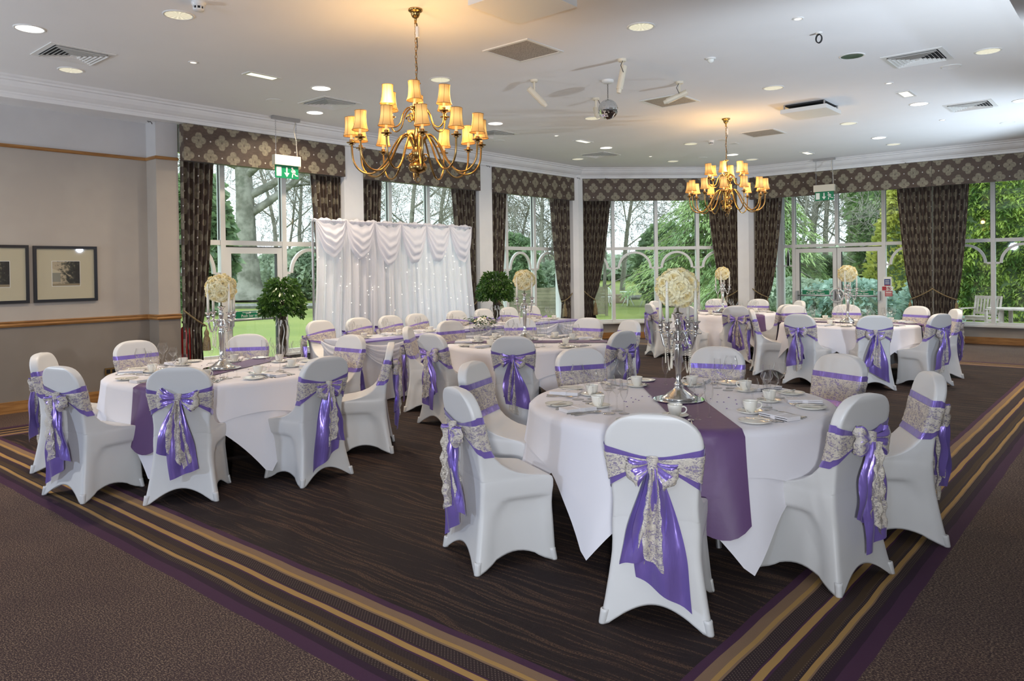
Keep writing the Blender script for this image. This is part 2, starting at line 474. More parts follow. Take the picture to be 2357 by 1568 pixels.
class MB:
    def __init__(s):
        s.v, s.f, s.mi, s.uv = [], [], [], None

    def add(s, vs, fs, mi=0):
        o = len(s.v)
        s.v.extend(vs)
        s.f.extend([tuple(i + o for i in f) for f in fs])
        s.mi.extend([mi] * len(fs))

    def box(s, x0, y0, z0, x1, y1, z1, mi=0):
        s.add([(x0, y0, z0), (x1, y0, z0), (x1, y1, z0), (x0, y1, z0), (x0, y0, z1), (x1, y0, z1), (x1, y1, z1), (x0, y1, z1)],
              [(0, 3, 2, 1), (4, 5, 6, 7), (0, 1, 5, 4), (1, 2, 6, 5), (2, 3, 7, 6), (3, 0, 4, 7)], mi)
        return s

    def cbox(s, c, d, mi=0):
        return s.box(c[0] - d[0] / 2, c[1] - d[1] / 2, c[2] - d[2] / 2, c[0] + d[0] / 2, c[1] + d[1] / 2, c[2] + d[2] / 2, mi)

    def xf(s, mat, start=0):
        for i in range(start, len(s.v)):
            s.v[i] = tuple(mat @ Vector(s.v[i]))
        return s

    def tube(s, pts, rad, n=8, cap=True, mi=0, closed=False):
        P = [Vector(p) for p in pts]
        if not hasattr(rad, '__len__'):
            rad = [rad] * len(P)
        o = len(s.v)
        prev = None
        m = len(P)
        for i in range(m):
            if closed:
                t = P[(i + 1) % m] - P[i - 1]
            else:
                t = P[min(i + 1, m - 1)] - P[max(i - 1, 0)]
            if t.length < 1e-9:
                t = Vector((0, 0, 1))
            t.normalize()
            if prev is None:
                a = Vector((0, 0, 1)) if abs(t.z) < 0.9 else Vector((1, 0, 0))
                nx = t.cross(a).normalized()
            else:
                nx = (prev - t * prev.dot(t))
                nx = nx.normalized() if nx.length > 1e-6 else t.orthogonal().normalized()
            prev = nx
            ny = t.cross(nx)
            for k in range(n):
                a = 2 * PI * k / n
                s.v.append(tuple(P[i] + (nx * cos(a) + ny * sin(a)) * rad[i]))
        for i in range(m if closed else m - 1):
            j = (i + 1) % m
            for k in range(n):
                k2 = (k + 1) % n
                s.f.append((o + i * n + k, o + i * n + k2, o + j * n + k2, o + j * n + k))
                s.mi.append(mi)
        if cap and not closed:
            s.f.append(tuple(o + k for k in reversed(range(n))))
            s.f.append(tuple(o + (m - 1) * n + k for k in range(n)))
            s.mi += [mi, mi]
        return s

    def lathe(s, prof, n=24, c=(0, 0, 0), mi=0, ang=2 * PI):
        o = len(s.v)
        full = abs(ang - 2 * PI) < 1e-6
        for r, z in prof:
            for k in range(n):
                a = ang * k / (n if full else n - 1)
                s.v.append((c[0] + r * cos(a), c[1] + r * sin(a), c[2] + z))
        for i in range(len(prof) - 1):
            for k in range(n if full else n - 1):
                k2 = (k + 1) % n
                s.f.append((o + i * n + k, o + i * n + k2, o + (i + 1) * n + k2, o + (i + 1) * n + k))
                s.mi.append(mi)
        return s

    def grid(s, fn, nu, nv, closed=False, mi=0, uvfn=None):
        o = len(s.v)
        if uvfn and s.uv is None:
            s.uv = {}
        for j in range(nv + 1):
            for i in range(nu + (0 if closed else 1)):
                s.v.append(tuple(fn(i / nu, j / nv)))
                if uvfn:
                    s.uv[len(s.v) - 1] = uvfn(i / nu, j / nv)
        w = nu if closed else nu + 1
        for j in range(nv):
            for i in range(nu):
                i2 = (i + 1) % w
                s.f.append((o + j * w + i, o + j * w + i2, o + (j + 1) * w + i2, o + (j + 1) * w + i))
                s.mi.append(mi)
        return s

    def prism(s, poly, z0, z1, mi=0):
        n = len(poly)
        s.add([(p[0], p[1], z0) for p in poly] + [(p[0], p[1], z1) for p in poly],
              [tuple(reversed(range(n))), tuple(range(n, 2 * n))] + [(i, (i + 1) % n, n + (i + 1) % n, n + i) for i in range(n)], mi)
        return s

    def sphere(s, c, r, n=10, m=6, mi=0):
        pr = [(max(1e-4, r * sin(PI * j / m)), -r * cos(PI * j / m)) for j in range(m + 1)]
        return s.lathe(pr, n, c, mi)

    def mesh(s, name, mats, smooth=False):
        me = bpy.data.meshes.new(name)
        me.from_pydata(s.v, [], s.f)
        if not isinstance(mats, (list, tuple)):
            mats = [mats]
        for mt in mats:
            me.materials.append(M[mt])
        if len(mats) > 1:
            me.polygons.foreach_set('material_index', s.mi)
        if s.uv is not None:
            lay = me.uv_layers.new(name='UVMap')
            for li, lp in enumerate(me.loops):
                lay.data[li].uv = s.uv.get(lp.vertex_index, (0, 0))
        if smooth:
            me.polygons.foreach_set('use_smooth', [True] * len(me.polygons))
        me.update()
        return me

    def build(s, name, mats, parent=None, smooth=False, loc=None):
        return link(name, s.mesh(name, mats, smooth), parent, loc)


def link(name, me, parent=None, loc=None, rot=None, sc=None):
    o = bpy.data.objects.new(name, me)
    COL.objects.link(o)
    if parent is not None:
        o.parent = parent
    if loc is not None:
        o.location = loc
    if rot is not None:
        o.rotation_euler = rot
    if sc is not None:
        o.scale = sc
    return o


def tag(o, label=None, cat=None, group=None, kind=None):
    for k, v in (('label', label), ('category', cat), ('group', group), ('kind', kind)):
        if v:
            o[k] = v
    return o


def thing(name, label, cat, loc=(0, 0, 0), rz=0.0, group=None, kind=None):
    o = bpy.data.objects.new(name, None)
    COL.objects.link(o)
    o.empty_display_size = 0.1
    o.location = loc
    o.rotation_euler = (0, 0, rz)
    return tag(o, label, cat, group, kind)


def kids(o):
    return list(o.children)


def dup(o, parent=None, **pl):
    c = o.copy()
    COL.objects.link(c)
    if parent is not None:
        c.parent = parent
    for ch in kids(o):
        dup(ch, c)
    return c


def place(root, loc, rz=0.0, label=None, group=None, sc=None):
    root.location = loc
    root.rotation_euler = (root.rotation_euler[0], root.rotation_euler[1], rz)
    if label:
        root['label'] = label
    if group:
        root['group'] = group
    if sc:
        root.scale = sc
    return root


def text(name, s, size, mat, parent, loc, rot, ext=0.0008):
    c = bpy.data.curves.new(name, 'FONT')
    c.body = s
    c.size = size
    c.align_x = 'CENTER'
    c.align_y = 'CENTER'
    c.extrude = ext
    c.materials.append(M[mat])
    return link(name, c, parent, loc, rot)


def lerp(a, b, t):
    return a + (b - a) * t


def interp(tab, z):
    """tab: rows sorted by rising first value"""
    if z <= tab[0][0]:
        return tab[0][1:]
    for a, b in zip(tab, tab[1:]):
        if z <= b[0]:
            t = (z - a[0]) / (b[0] - a[0])
            return tuple(lerp(p, q, t) for p, q in zip(a[1:], b[1:]))
    return tab[-1][1:]


def sstep(a, b, x):
    t = max(0.0, min(1.0, (x - a) / (b - a)))
    return t * t * (3 - 2 * t)


RT2 = sqrt(2)
# ------------------------------------------------------------------ setting
CZ = 3.83
XG, YG, CG = -10.2, 17.35, 23.97          # glazing planes: x = XG, y - x = CG, y = YG
foot = [(-10.2, -4.2), (3.0, -4.2), (3.0, YG), (YG - CG, YG), (XG, XG + CG)]


def flat(name, poly, z, mat, up, th=0.1):
    b = MB()
    b.prism(poly, z - th if up else z, z if up else z + th)
    return tag(b.build(name, mat), kind='structure')


flat('floor', foot, 0.0, 'carpet', True)
ceil_o = flat('ceiling', foot, CZ, 'ceiling_white', False)
b = MB()
b.box(-0.775, -4.2, 3.45, 3.0, 16.2, CZ)
tag(b.build('ceiling_bulkhead', 'ceiling_white'), kind='structure')

b = MB()
b.box(XG - 0.2, -4.2, 0, XG, 4.45, 1.04, 0)
b.box(XG - 0.2, -4.2, 1.04, XG, 4.45, 3.14, 1)
b.box(XG - 0.2, -4.2, 3.14, XG, 4.45, CZ, 2)
tag(b.build('wall_left', ['wall_low', 'wall_mid', 'wall_upper']), kind='structure')
b = MB()
b.box(-10.2, -4.4, 0, 3.0, -4.2, CZ)
tag(b.build('wall_back', 'wall_upper'), kind='structure')
b = MB()
b.box(3.0, -4.4, 0, 3.2, YG, CZ)
tag(b.build('wall_right', 'wall_upper'), kind='structure')

# pillars between the windows
b = MB()
b.box(XG - 0.2, 4.45, 0, -9.92, 4.74, 1.04, 0)
b.box(XG - 0.2, 4.45, 1.04, -9.92, 4.74, 3.14, 1)
b.box(XG - 0.2, 4.45, 3.14, -9.92, 4.74, CZ, 2)
tag(b.build('pillar', ['wall_low', 'wall_mid', 'wall_upper']), kind='structure')
for y0, y1 in ((7.36, 7.74), (10.50, 10.87)):
    b = MB()
    b.box(XG - 0.1, y0, 0, -9.80, y1, CZ)
    tag(b.build('pillar', 'plaster_white'), kind='structure')
b = MB()
b.prism([(-9.79, 13.52), (-9.70, 13.60), (-9.70, 13.78), (-10.1, 14.0), (-10.3, 13.8), (-10.3, 13.52)], 0, CZ)
tag(b.build('pillar', 'plaster_white'), kind='structure')
b = MB()
b.prism([(-7.20, 16.28), (-7.02, 16.47), (-6.96, 16.62), (-6.9, 17.2), (-7.4, 16.7)], 0, CZ)
tag(b.build('pillar', 'plaster_white'), kind='structure')

# low wall under the glazing, head wall above it


def wall_strip(name, pts, z0, z1, th, mat):
    """pts: inner line; thickness grows outward (left of travel)"""
    b = MB()
    for (x0, y0), (x1, y1) in zip(pts, pts[1:]):
        d = Vector((x1 - x0, y1 - y0)).normalized()
        n = Vector((-d.y, d.x)) * th
        b.prism([(x0, y0), (x1, y1), (x1 + n.x, y1 + n.y), (x0 + n.x, y0 + n.y)], z0, z1)
    return tag(b.build(name, mat), kind='structure')


CA, CE = (XG, XG + CG), (YG - CG, YG)
wall_strip('wall_window_left', [(XG, 4.74), (XG, 5.52)], 0, 0.34, 0.2, 'sill_wall')
wall_strip('wall_window_side', [(XG, 6.46), CA], 0, 0.34, 0.2, 'sill_wall')
wall_strip('wall_window_far', [CA, CE, (-6.31, YG)], 0, 0.34, 0.2, 'sill_wall')
wall_strip('wall_window_right', [(-4.40, YG), (3.0, YG)], 0, 0.34, 0.2, 'sill_wall')
wall_strip('wall_head', [(XG, 4.74), CA, CE, (3.0, YG)], 3.30, CZ, 0.2, 'plaster_white')

# baseboards


def strip_box(name, pts, z0, z1, off, mat='oak', kind='structure'):
    b = MB()
    for (x0, y0), (x1, y1) in zip(pts, pts[1:]):
        d = Vector((x1 - x0, y1 - y0)).normalized()
        n = Vector((d.y, -d.x)) * off
        b.prism([(x0, y0), (x0 + n.x, y0 + n.y), (x1 + n.x, y1 + n.y), (x1, y1)], z0, z1)
    return tag(b.build(name, mat), kind=kind)


LW = [(XG, -4.2), (XG, 4.45), (-9.92, 4.45), (-9.92, 4.74)]
strip_box('baseboard_left', LW, 0, 0.135, 0.022)
strip_box('baseboard_side', [(XG, 6.46), CA], 0, 0.135, 0.02)
strip_box('baseboard_far', [CA, CE, (-6.31, YG)], 0, 0.135, 0.02)
strip_box('baseboard_right', [(-4.40, YG), (3.0, YG)], 0, 0.135, 0.02)


def molding(name, pts, prof, mat):
    """sweep a profile (off inward, z) along a polyline of the room's left side"""
    b = MB()
    P = [Vector(p) for p in pts]
    rows = []
    for i, p in enumerate(P):
        dirs = []
        if i > 0:
            dirs.append((P[i] - P[i - 1]).normalized())
        if i < len(P) - 1:
            dirs.append((P[i + 1] - P[i]).normalized())
        ns = [Vector((d.y, -d.x)) for d in dirs]
        n = sum(ns, Vector((0, 0)))
        n = n / n.length
        k = 1.0 / max(0.3, n.dot(ns[0]))
        rows.append([(p.x + n.x * k * o, p.y + n.y * k * o, z) for o, z in prof])
    m = len(prof)
    vs = [v for r in rows for v in r]
    fs = [(i * m + j, (i + 1) * m + j, (i + 1) * m + j + 1, i * m + j + 1) for i in range(len(P) - 1) for j in range(m - 1)]
    b.add(vs, fs)
    return tag(b.build(name, mat), kind='structure')


molding('trim_1', LW, [(0, 1.005), (0.022, 1.010), (0.034, 1.030), (0.030, 1.05), (0.040, 1.066), (0.040, 1.076), (0, 1.078)], 'oak')
molding('trim_2', LW, [(0, 3.118), (0.018, 3.120), (0.026, 3.135), (0.022, 3.15), (0.014, 3.160), (0, 3.162)], 'oak')
cpath = [(-9.77, -4.2), (-9.77, 13.71), (-7.01, 16.47), (3.0, 16.47)]
molding('trim_3', cpath, [(-0.45, 3.615), (0.0, 3.607), (0.03, 3.61), (0.035, 3.65), (0.05, 3.66), (0.055, 3.675), (0.09, 3.69), (0.13, 3.72),
                          (0.155, 3.755), (0.165, 3.775), (0.20, 3.78), (0.205, 3.80), (0.235, 3.812), (0.25, 3.83)], 'plaster_white')

# ------------------------------------------------------------------ windows


class Plane:
    def __init__(s, p0, u, n):
        s.p, s.u, s.n = Vector(p0), Vector(u), Vector(n)
        s.mat = Matrix(((s.u.x, s.n.x, 0, s.p.x), (s.u.y, s.n.y, 0, s.p.y), (0, 0, 1, 0), (0, 0, 0, 1)))

    def at(s, t, off, z):
        q = s.p + s.u * t + s.n * off
        return (q.x, q.y, z)

    def box(s, b, t0, t1, o0, o1, z0, z1, mi=0):
        k = len(b.v)
        b.box(t0, o0, z0, t1, o1, z1, mi)
        b.xf(s.mat, k)
        return b


A = Plane((XG, 0), (0, 1), (1, 0))                       # t = y
D = Plane(CA, (1 / RT2, 1 / RT2), (1 / RT2, -1 / RT2))
E_ = Plane((0, YG), (1, 0), (0, -1))                     # t = x
ZS, ZT, ZH = 0.345, 2.05, 3.34
PW = 0.075


def arch_mesh(pl, t0, t1):
    b = MB()
    c = (t0 + t1) / 2
    hw = (t1 - t0) / 2 - 0.105
    zs, rh = 1.60, 0.385
    k = len(b.v)
    for sgn in (-1, 1):
        b.box(min(c + sgn * hw, c + sgn * (hw + 0.14)), -0.01, zs - 0.02, max(c + sgn * hw, c + sgn * (hw + 0.14)), 0.03, zs + 0.022)
    n = 18
    ring = []
    for i in range(n + 1):
        a = PI * i / n
        for rr in (0.0, 0.05):
            for o in (-0.01, 0.03):
                ring.append((c - (hw - 0.05 + rr) * cos(a), o, zs + (rh - 0.05 + rr) * sin(a)))
    fs = []
    for i in range(n):
        q = i * 4
        fs += [(q, q + 1, q + 5, q + 4), (q + 2, q + 6, q + 7, q + 3), (q + 1, q + 3, q + 7, q + 5), (q, q + 4, q + 6, q + 2)]
    b.add(ring, fs)
    b.xf(pl.mat, k)
    return b


def window(name, pl, t0, t1, posts, skip_lower=(), arches=True, skip_posts=()):
    w = thing(name, None, None, (0, 0, 0), kind='structure')
    edges = [t0] + list(posts) + [t1]
    for t in edges:
        lo = ZT if t in skip_posts else ZS
        pl.box(MB(), t - PW / 2, t + PW / 2, -0.05, 0.05, lo, ZH).build('window_post', 'frame_white', w)
    for i, (a, c) in enumerate(zip(edges, edges[1:])):
        ia, ic = a + PW / 2, c - PW / 2
        pl.box(MB(), ia, ic, -0.035, 0.04, ZT - 0.035, ZT + 0.035).build('transom', 'frame_white', w)
        pl.box(MB(), ia, ic, -0.03, 0.03, ZH - 0.06, ZH).build('head_rail', 'frame_white', w)
        pl.box(MB(), ia, ic, -0.004, 0.004, ZT + 0.03, ZH - 0.03).build('glass_pane', 'window_glass', w)
        b = MB()
        for q in (ia, ic):
            pl.box(b, q - 0.008, q + 0.008, -0.012, 0.012, ZT + 0.035, ZH - 0.06)
        b.build('gasket', 'gasket', w)
        if i in skip_lower:
            continue
        pl.box(MB(), ia, ic, -0.03, 0.03, ZS + 0.03, ZS + 0.085).build('bottom_rail', 'frame_white', w)
        pl.box(MB(), ia, ic, -0.004, 0.004, ZS + 0.07, ZT - 0.03).build('glass_pane', 'window_glass', w)
        pl.box(MB(), ia - PW / 2, ic + PW / 2, -0.08, 0.11, ZS - 0.005, ZS + 0.03).build('window_sill', 'frame_white', w)
        if arches:
            arch_mesh(pl, a, c).build('arch', 'frame_white', w)
    return w


def door(name, pl, t0, t1, hinge, sign=True):
    """framed glass exit door with push bar and its green sign; hinge -1/1: side of the hinges"""
    w = thing(name, None, None, (0, 0, 0), kind='structure')
    zt = 1.985
    b = MB()
    pl.box(b, t0, t0 + 0.085, -0.035, 0.035, 0.01, zt)
    pl.box(b, t1 - 0.085, t1, -0.035, 0.035, 0.01, zt)
    pl.box(b, t0 + 0.085, t1 - 0.085, -0.035, 0.035, zt - 0.09, zt)
    pl.box(b, t0 + 0.085, t1 - 0.085, -0.035, 0.035, 0.01, 0.16)
    b.build('door_frame', 'frame_white', w)
    pl.box(MB(), t0 + 0.08, t1 - 0.08, -0.004, 0.004, 0.15, zt - 0.085).build('glass_pane', 'window_glass', w)
    b = MB()
    for q in (t0 + 0.087, t1 - 0.087):
        pl.box(b, q - 0.006, q + 0.006, -0.03, 0.03, 0.16, zt - 0.09)
    pl.box(b, t0, t1, -0.02, 0.02, zt + 0.002, zt + 0.014)
    pl.box(b, t0 - 0.008, t0 + 0.004, -0.03, 0.03, 0.01, zt)
    b.build('gasket', 'gasket', w)
    bar = MB()
    bar.tube([pl.at(t0 + 0.05, 0.10, 0.925), pl.at(t1 - 0.05, 0.10, 0.925)], 0.017, 10)
    bo = bar.build('push_bar', 'metal_grey', w, True)
    for q in (t0 + 0.045, t1 - 0.045):
        pl.box(MB(), q - 0.022, q + 0.022, 0.035, 0.125, 0.84, 1.03).build('bar_end', 'metal_grey', bo)
    if sign:
        sw = (t1 - t0) * 0.66
        c = (t0 + t1) / 2 - 0.02
        so = pl.box(MB(), c - sw / 2, c + sw / 2, 0.006, 0.010, 0.945, 1.045).build('push_sign', 'sign_green', w)
        b = MB()
        for z0, z1 in ((0.939, 0.945), (1.045, 1.051)):
            pl.box(b, c - sw / 2 - 0.006, c + sw / 2 + 0.006, 0.006, 0.011, z0, z1)
        for a0, a1 in ((c - sw / 2 - 0.006, c - sw / 2), (c + sw / 2, c + sw / 2 + 0.006)):
            pl.box(b, a0, a1, 0.006, 0.011, 0.939, 1.051)
        b.build('sign_border', 'sign_white', so)
        # pictogram: bar with two hands pressing on it
        b = MB()
        pl.box(b, c - sw * 0.30, c + sw * 0.30, 0.010, 0.0125, 1.023, 1.030)
        for q in (-0.06, 0.06):
            pl.box(b, c + q - 0.014, c + q + 0.014, 0.010, 0.0135, 1.012, 1.034)
            pl.box(b, c + q * 1.7 - 0.025, c + q * 1.7 + 0.025, 0.010, 0.0135, 1.008, 1.016)
        b.build('sign_pictogram', 'sign_white', so)
        ang = math.atan2(-pl.n.x, pl.n.y) + PI
        text('sign_text', 'Push bar to open', 0.058, 'sign_white', so, pl.at(c, 0.011, 0.976), (PI / 2, 0, ang))
    return w


window('window_1', A, 4.79, 7.42, (5.49, 6.49), skip_lower=(1,))
door('door_1', A, 5.53, 6.45, -1)
window('window_2', A, 7.68, 10.55, (8.60, 9.51))
window('window_3', A, 10.81, 13.60, (11.70, 12.62))
window('window_4', D, 0.06, 5.00, (1.10, 2.10, 3.07, 4.05))
window('window_5', E_, -6.58, -3.47, (-6.31, -5.36, -4.40), skip_lower=(1, 2), skip_posts=(-5.36,))
window('window_6', E_, -3.37, 2.95, (-2.42, -1.45, -0.48, 0.49, 1.46))
d2 = door('door_2', E_, -6.27, -5.365, -1)
d3 = door('door_3', E_, -5.355, -4.44, 1)
b = MB()
ringp = [E_.at(-5.36 + 0.145 * cos(a), 0.05, 0.93 + 0.145 * sin(a)) for a in [2 * PI * i / 32 for i in range(32)]]
b.tube(ringp, 0.016, 8, closed=True)
b.build('ring_pull', 'white_paint', d2, True)
# notices on the post right of the doors
for nm, t0, z0, tw, th, mats, lab in (
        ('door_notice', -4.40, 1.145, 0.155, 0.195, ('sign_white', 'sign_blue', 'sign_red'), 'white and blue door instruction notice beside the double doors'),
        ('door_notice', -4.43, 1.045, 0.21, 0.092, ('sign_white', 'sign_red', 'black_paint'), 'white no entry notice with red panel under the blue notice'),
        ('door_notice', -4.375, 0.925, 0.145, 0.115, ('sign_red', 'sign_white', 'sign_white'), 'small red notice with white lines, lowest beside the double doors')):
    o = E_.box(MB(), t0, t0 + tw, 0.058, 0.062, z0, z0 + th).build(nm, mats[0])
    tag(o, lab, 'notice')
    b = MB()
    if mats[1] == 'sign_blue':
        E_.box(b, t0 + 0.012, t0 + tw - 0.02, 0.062, 0.064, z0 + 0.02, z0 + th - 0.05)
        b.build('blue_panel', 'sign_blue', o)
        b = MB()
        for q in (0.105, 0.072, 0.040):
            E_.box(b, t0 + 0.03, t0 + tw - 0.04, 0.064, 0.065, z0 + q, z0 + q + 0.011)
        b.build('printed_lines', 'sign_white', o)
        E_.box(MB(), t0 + 0.012, t0 + tw - 0.02, 0.062, 0.064, z0, z0 + 0.02).build('red_strip', 'sign_red', o)
    elif mats[1] == 'sign_red':
        E_.box(b, t0, t0 + 0.085, 0.062, 0.064, z0 + 0.004, z0 + th - 0.004)
        b.build('red_panel', 'sign_red', o)
        cc = E_.at(t0 + 0.135, 0.064, z0 + 0.046)
        b = MB()
        b.tube([(cc[0] + 0.035 * cos(a), cc[1], cc[2] + 0.035 * sin(a)) for a in [2 * PI * i / 20 for i in range(20)]], 0.005, 6, closed=True)
        b.tube([(cc[0] - 0.025, cc[1], cc[2] + 0.025), (cc[0] + 0.025, cc[1], cc[2] - 0.025)], 0.005, 6)
        b.build('prohibition_ring', 'sign_red', o)
        E_.box(MB(), t0 + 0.125, t0 + 0.147, 0.062, 0.064, z0 + 0.028, z0 + 0.064).build('pictogram', 'black_paint', o)
    else:
        for q in (0.085, 0.062, 0.035, 0.02):
            E_.box(b, t0 + 0.015, t0 + tw - 0.015, 0.062, 0.064, z0 + q, z0 + q + (0.012 if q > 0.05 else 0.005))
        b.build('printed_lines', 'sign_white', o)

# ------------------------------------------------------------------ pelmets and curtains
PA = Plane((-9.75, 0), (0, 1), (1, 0))
PD = Plane((-9.75, -9.75 + 23.45), (1 / RT2, 1 / RT2), (1 / RT2, -1 / RT2))
PE = Plane((0, 16.45), (1, 0), (0, -1))


def pelmet(pl, t0, t1, label, ph=0.0):
    b = MB()
    b.uv = {}
    z0, z1, dp = 3.115, 3.603, 0.12
    n = 1
    k = 0

    def q(pts, us):
        o = len(b.v)
        b.add([pl.at(*p) for p in pts], [(0, 1, 2, 3)])
        for i, (p, u) in enumerate(zip(pts, us)):
            b.uv[o + i] = (u, p[2] - 3.40)
    q([(t0, 0, z0), (t1, 0, z0), (t1, 0, z1), (t0, 0, z1)], [t0 + ph, t1 + ph, t1 + ph, t0 + ph])
    q([(t0, -dp, z0), (t0, 0, z0), (t0, 0, z1), (t0, -dp, z1)], [t0 - dp + ph, t0 + ph, t0 + ph, t0 - dp + ph])
    q([(t1, 0, z0), (t1, -dp, z0), (t1, -dp, z1), (t1, 0, z1)], [t1 + ph, t1 + dp + ph, t1 + dp + ph, t1 + ph])
    q([(t0, -dp, z0), (t1, -dp, z0), (t1, 0, z0), (t0, 0, z0)], [0, 0, 0, 0])
    q([(t0, 0, z1), (t1, 0, z1), (t1, -dp, z1), (t0, -dp, z1)], [0, 0, 0, 0])
    q([(t1, -dp, z0), (t0, -dp, z0), (t0, -dp, z1), (t1, -dp, z1)], [0, 0, 0, 0])
    return tag(b.build('pelmet', 'pelmet_fabric'), label, 'pelmet', 'pelmets over the windows')


pelmet(PA, 4.745, 7.35, 'brown quatrefoil pelmet over the window behind the first exit sign')
pelmet(PA, 7.745, 10.49, 'brown quatrefoil pelmet over the window behind the white drape', 0.1)
pelmet(PA, 10.875, 13.53, 'brown quatrefoil pelmet over the narrow-looking window left of the corner', 0.05)
pelmet(PD, 0.10, 3.60, 'brown quatrefoil pelmet over the corner window with the cedar outside')
pelmet(PE, -6.98, -3.305, 'brown quatrefoil pelmet over the glazed double doors')
pelmet(PE, -3.30, 0.6, 'brown quatrefoil pelmet over the hedge window, at the picture edge', 0.05)
CAp = Plane((-9.88, 0), (0, 1), (1, 0))
CDp = Plane((-10.2, -10.2 + 23.62), (1 / RT2, 1 / RT2), (1 / RT2, -1 / RT2))
CEp = Plane((0, 16.6), (1, 0), (0, -1))


def curtain(pl, t_fix, t_free, label, seed, tie_w=None, ztie=0.92, tassel=True):
    sg = 1 if t_free > t_fix else -1
    wt = abs(t_free - t_fix)
    tw = tie_w if tie_w else wt * 0.42
    fab = wt * 3.0
    npl = max(4, round(wt / 0.072))
    rnd = random.Random(seed)
    ph = [rnd.uniform(-0.6, 0.6) for _ in range(4)]
    zt, zb = 3.13, 0.02

    def width(z):
        if z >= ztie:
            h = (z - ztie) / (zt - ztie)
            return tw + (wt - tw) * (h ** 0.55)
        return tw + (wt * 0.62 - tw) * sstep(0, 1, (ztie - z) / ztie) * 0.8

    def fn(s, r):
        z = lerp(zt, zb, r)
        w = width(z)
        amp = 0.046 * (0.55 + 0.45 * w / wt)
        a = 2 * PI * npl * s + ph[0] * sin(3 * s + ph[1] * 4)
        off = amp * sin(a) + 0.010 * sin(2.3 * a + ph[2]) - 0.03
        t = t_fix + sg * w * (s + 0.010 * cos(a))
        return pl.at(t, off, z)
    nu = npl * 8
    nv = 26

    def uvf(s, r):
        return (s * fab + seed * 0.13, lerp(zt, zb, r))
    b = MB()
    b.grid(fn, nu, nv, uvfn=uvf)
    o = b.build('curtain', 'curtain_fabric', None, True)
    tag(o, label, 'curtain', 'curtains at the windows')
    b = MB()
    pts = []
    for i in range(15):
        q = i / 14
        t = t_fix + sg * lerp(-0.02, tw + 0.03, q)
        pts.append(pl.at(t, 0.025 + 0.03 * sin(PI * q), lerp(ztie + 0.20, ztie - 0.02, q) - 0.02 * sin(PI * q)))
    pts.append(pl.at(t_fix + sg * (tw + 0.035), -0.05, ztie - 0.03))
    b.tube(pts, 0.012, 7)
    tb = b.build('tieback', 'rope_gold', o, True)
    if tassel:
        b = MB()
        c = pl.at(t_fix + sg * (tw + 0.03), 0.05, ztie - 0.36)
        b.lathe([(0.052, 0), (0.055, 0.02), (0.045, 0.16), (0.028, 0.20), (0.034, 0.235), (0.022, 0.27), (0.008, 0.29), (0.008, 0.34)], 12, c)
        b.build('tassel', 'rope_gold', tb, True)
    return o


curtain(CAp, 4.77, 5.22, 'brown patterned curtain beside the beige pillar, left of the first exit sign', 1, 0.25)
curtain(CAp, 7.38, 6.82, 'brown patterned curtain left of the pillar behind the white drape', 2, 0.3)
curtain(CAp, 7.80, 8.22, 'brown patterned curtain showing above the left half of the white drape', 3, 0.2)
curtain(CAp, 10.52, 9.88, 'brown patterned curtain at the right end of the white drape', 4, 0.22)
curtain(CAp, 10.90, 11.42, 'brown patterned curtain behind the right-hand potted tree', 5, 0.26)
curtain(CAp, 13.58, 12.88, 'brown patterned curtain with tieback left of the corner pillar', 6, 0.32)
curtain(CDp, 0.62, 1.26, 'brown patterned curtain with tieback and tassel right of the corner pillar', 7, 0.22)
curtain(CDp, 4.22, 3.50, 'brown patterned curtain behind the far chandelier, left of its pillar', 8, 0.33)
curtain(CEp, -7.0, -6.31, 'brown patterned curtain left of the glazed double doors', 9, 0.34)
curtain(CEp, -3.335, -3.97, 'brown patterned curtain right of the double doors, left half of the pair', 10, 0.36)
curtain(CEp, -3.325, -2.71, 'brown patterned curtain beside the hedge window, right half of the pair', 11, 0.38)

# ------------------------------------------------------------------ covered banquet chair (faces +y)
# z: rear y, front y, rear half width, front half width
SEC = [(0.00, -0.250, 0.240, 0.248, 0.236), (0.10, -0.230, 0.240, 0.229, 0.224), (0.20, -0.213, 0.239, 0.213, 0.214),
       (0.30, -0.198, 0.236, 0.199, 0.205), (0.36, -0.192, 0.238, 0.197, 0.208), (0.40, -0.190, 0.242, 0.198, 0.213), (0.435, -0.188, 0.242, 0.198, 0.214),
       (0.452, -0.188, 0.236, 0.197, 0.214), (0.462, -0.188, 0.222, 0.196, 0.212), (0.468, -0.188, 0.20, 0.195, 0.210),
       (0.474, -0.188, 0.155, 0.194, 0.208), (0.482, -0.189, 0.10, 0.193, 0.206), (0.497, -0.190, 0.035, 0.192, 0.204),
       (0.52, -0.191, -0.02, 0.191, 0.201), (0.55, -0.194, -0.066, 0.191, 0.197), (0.59, -0.199, -0.104, 0.193, 0.196),
       (0.64, -0.207, -0.132, 0.197, 0.198), (0.70, -0.219, -0.152, 0.204, 0.204), (0.76, -0.232, -0.166, 0.212, 0.211),
       (0.82, -0.246, -0.180, 0.219, 0.216)]


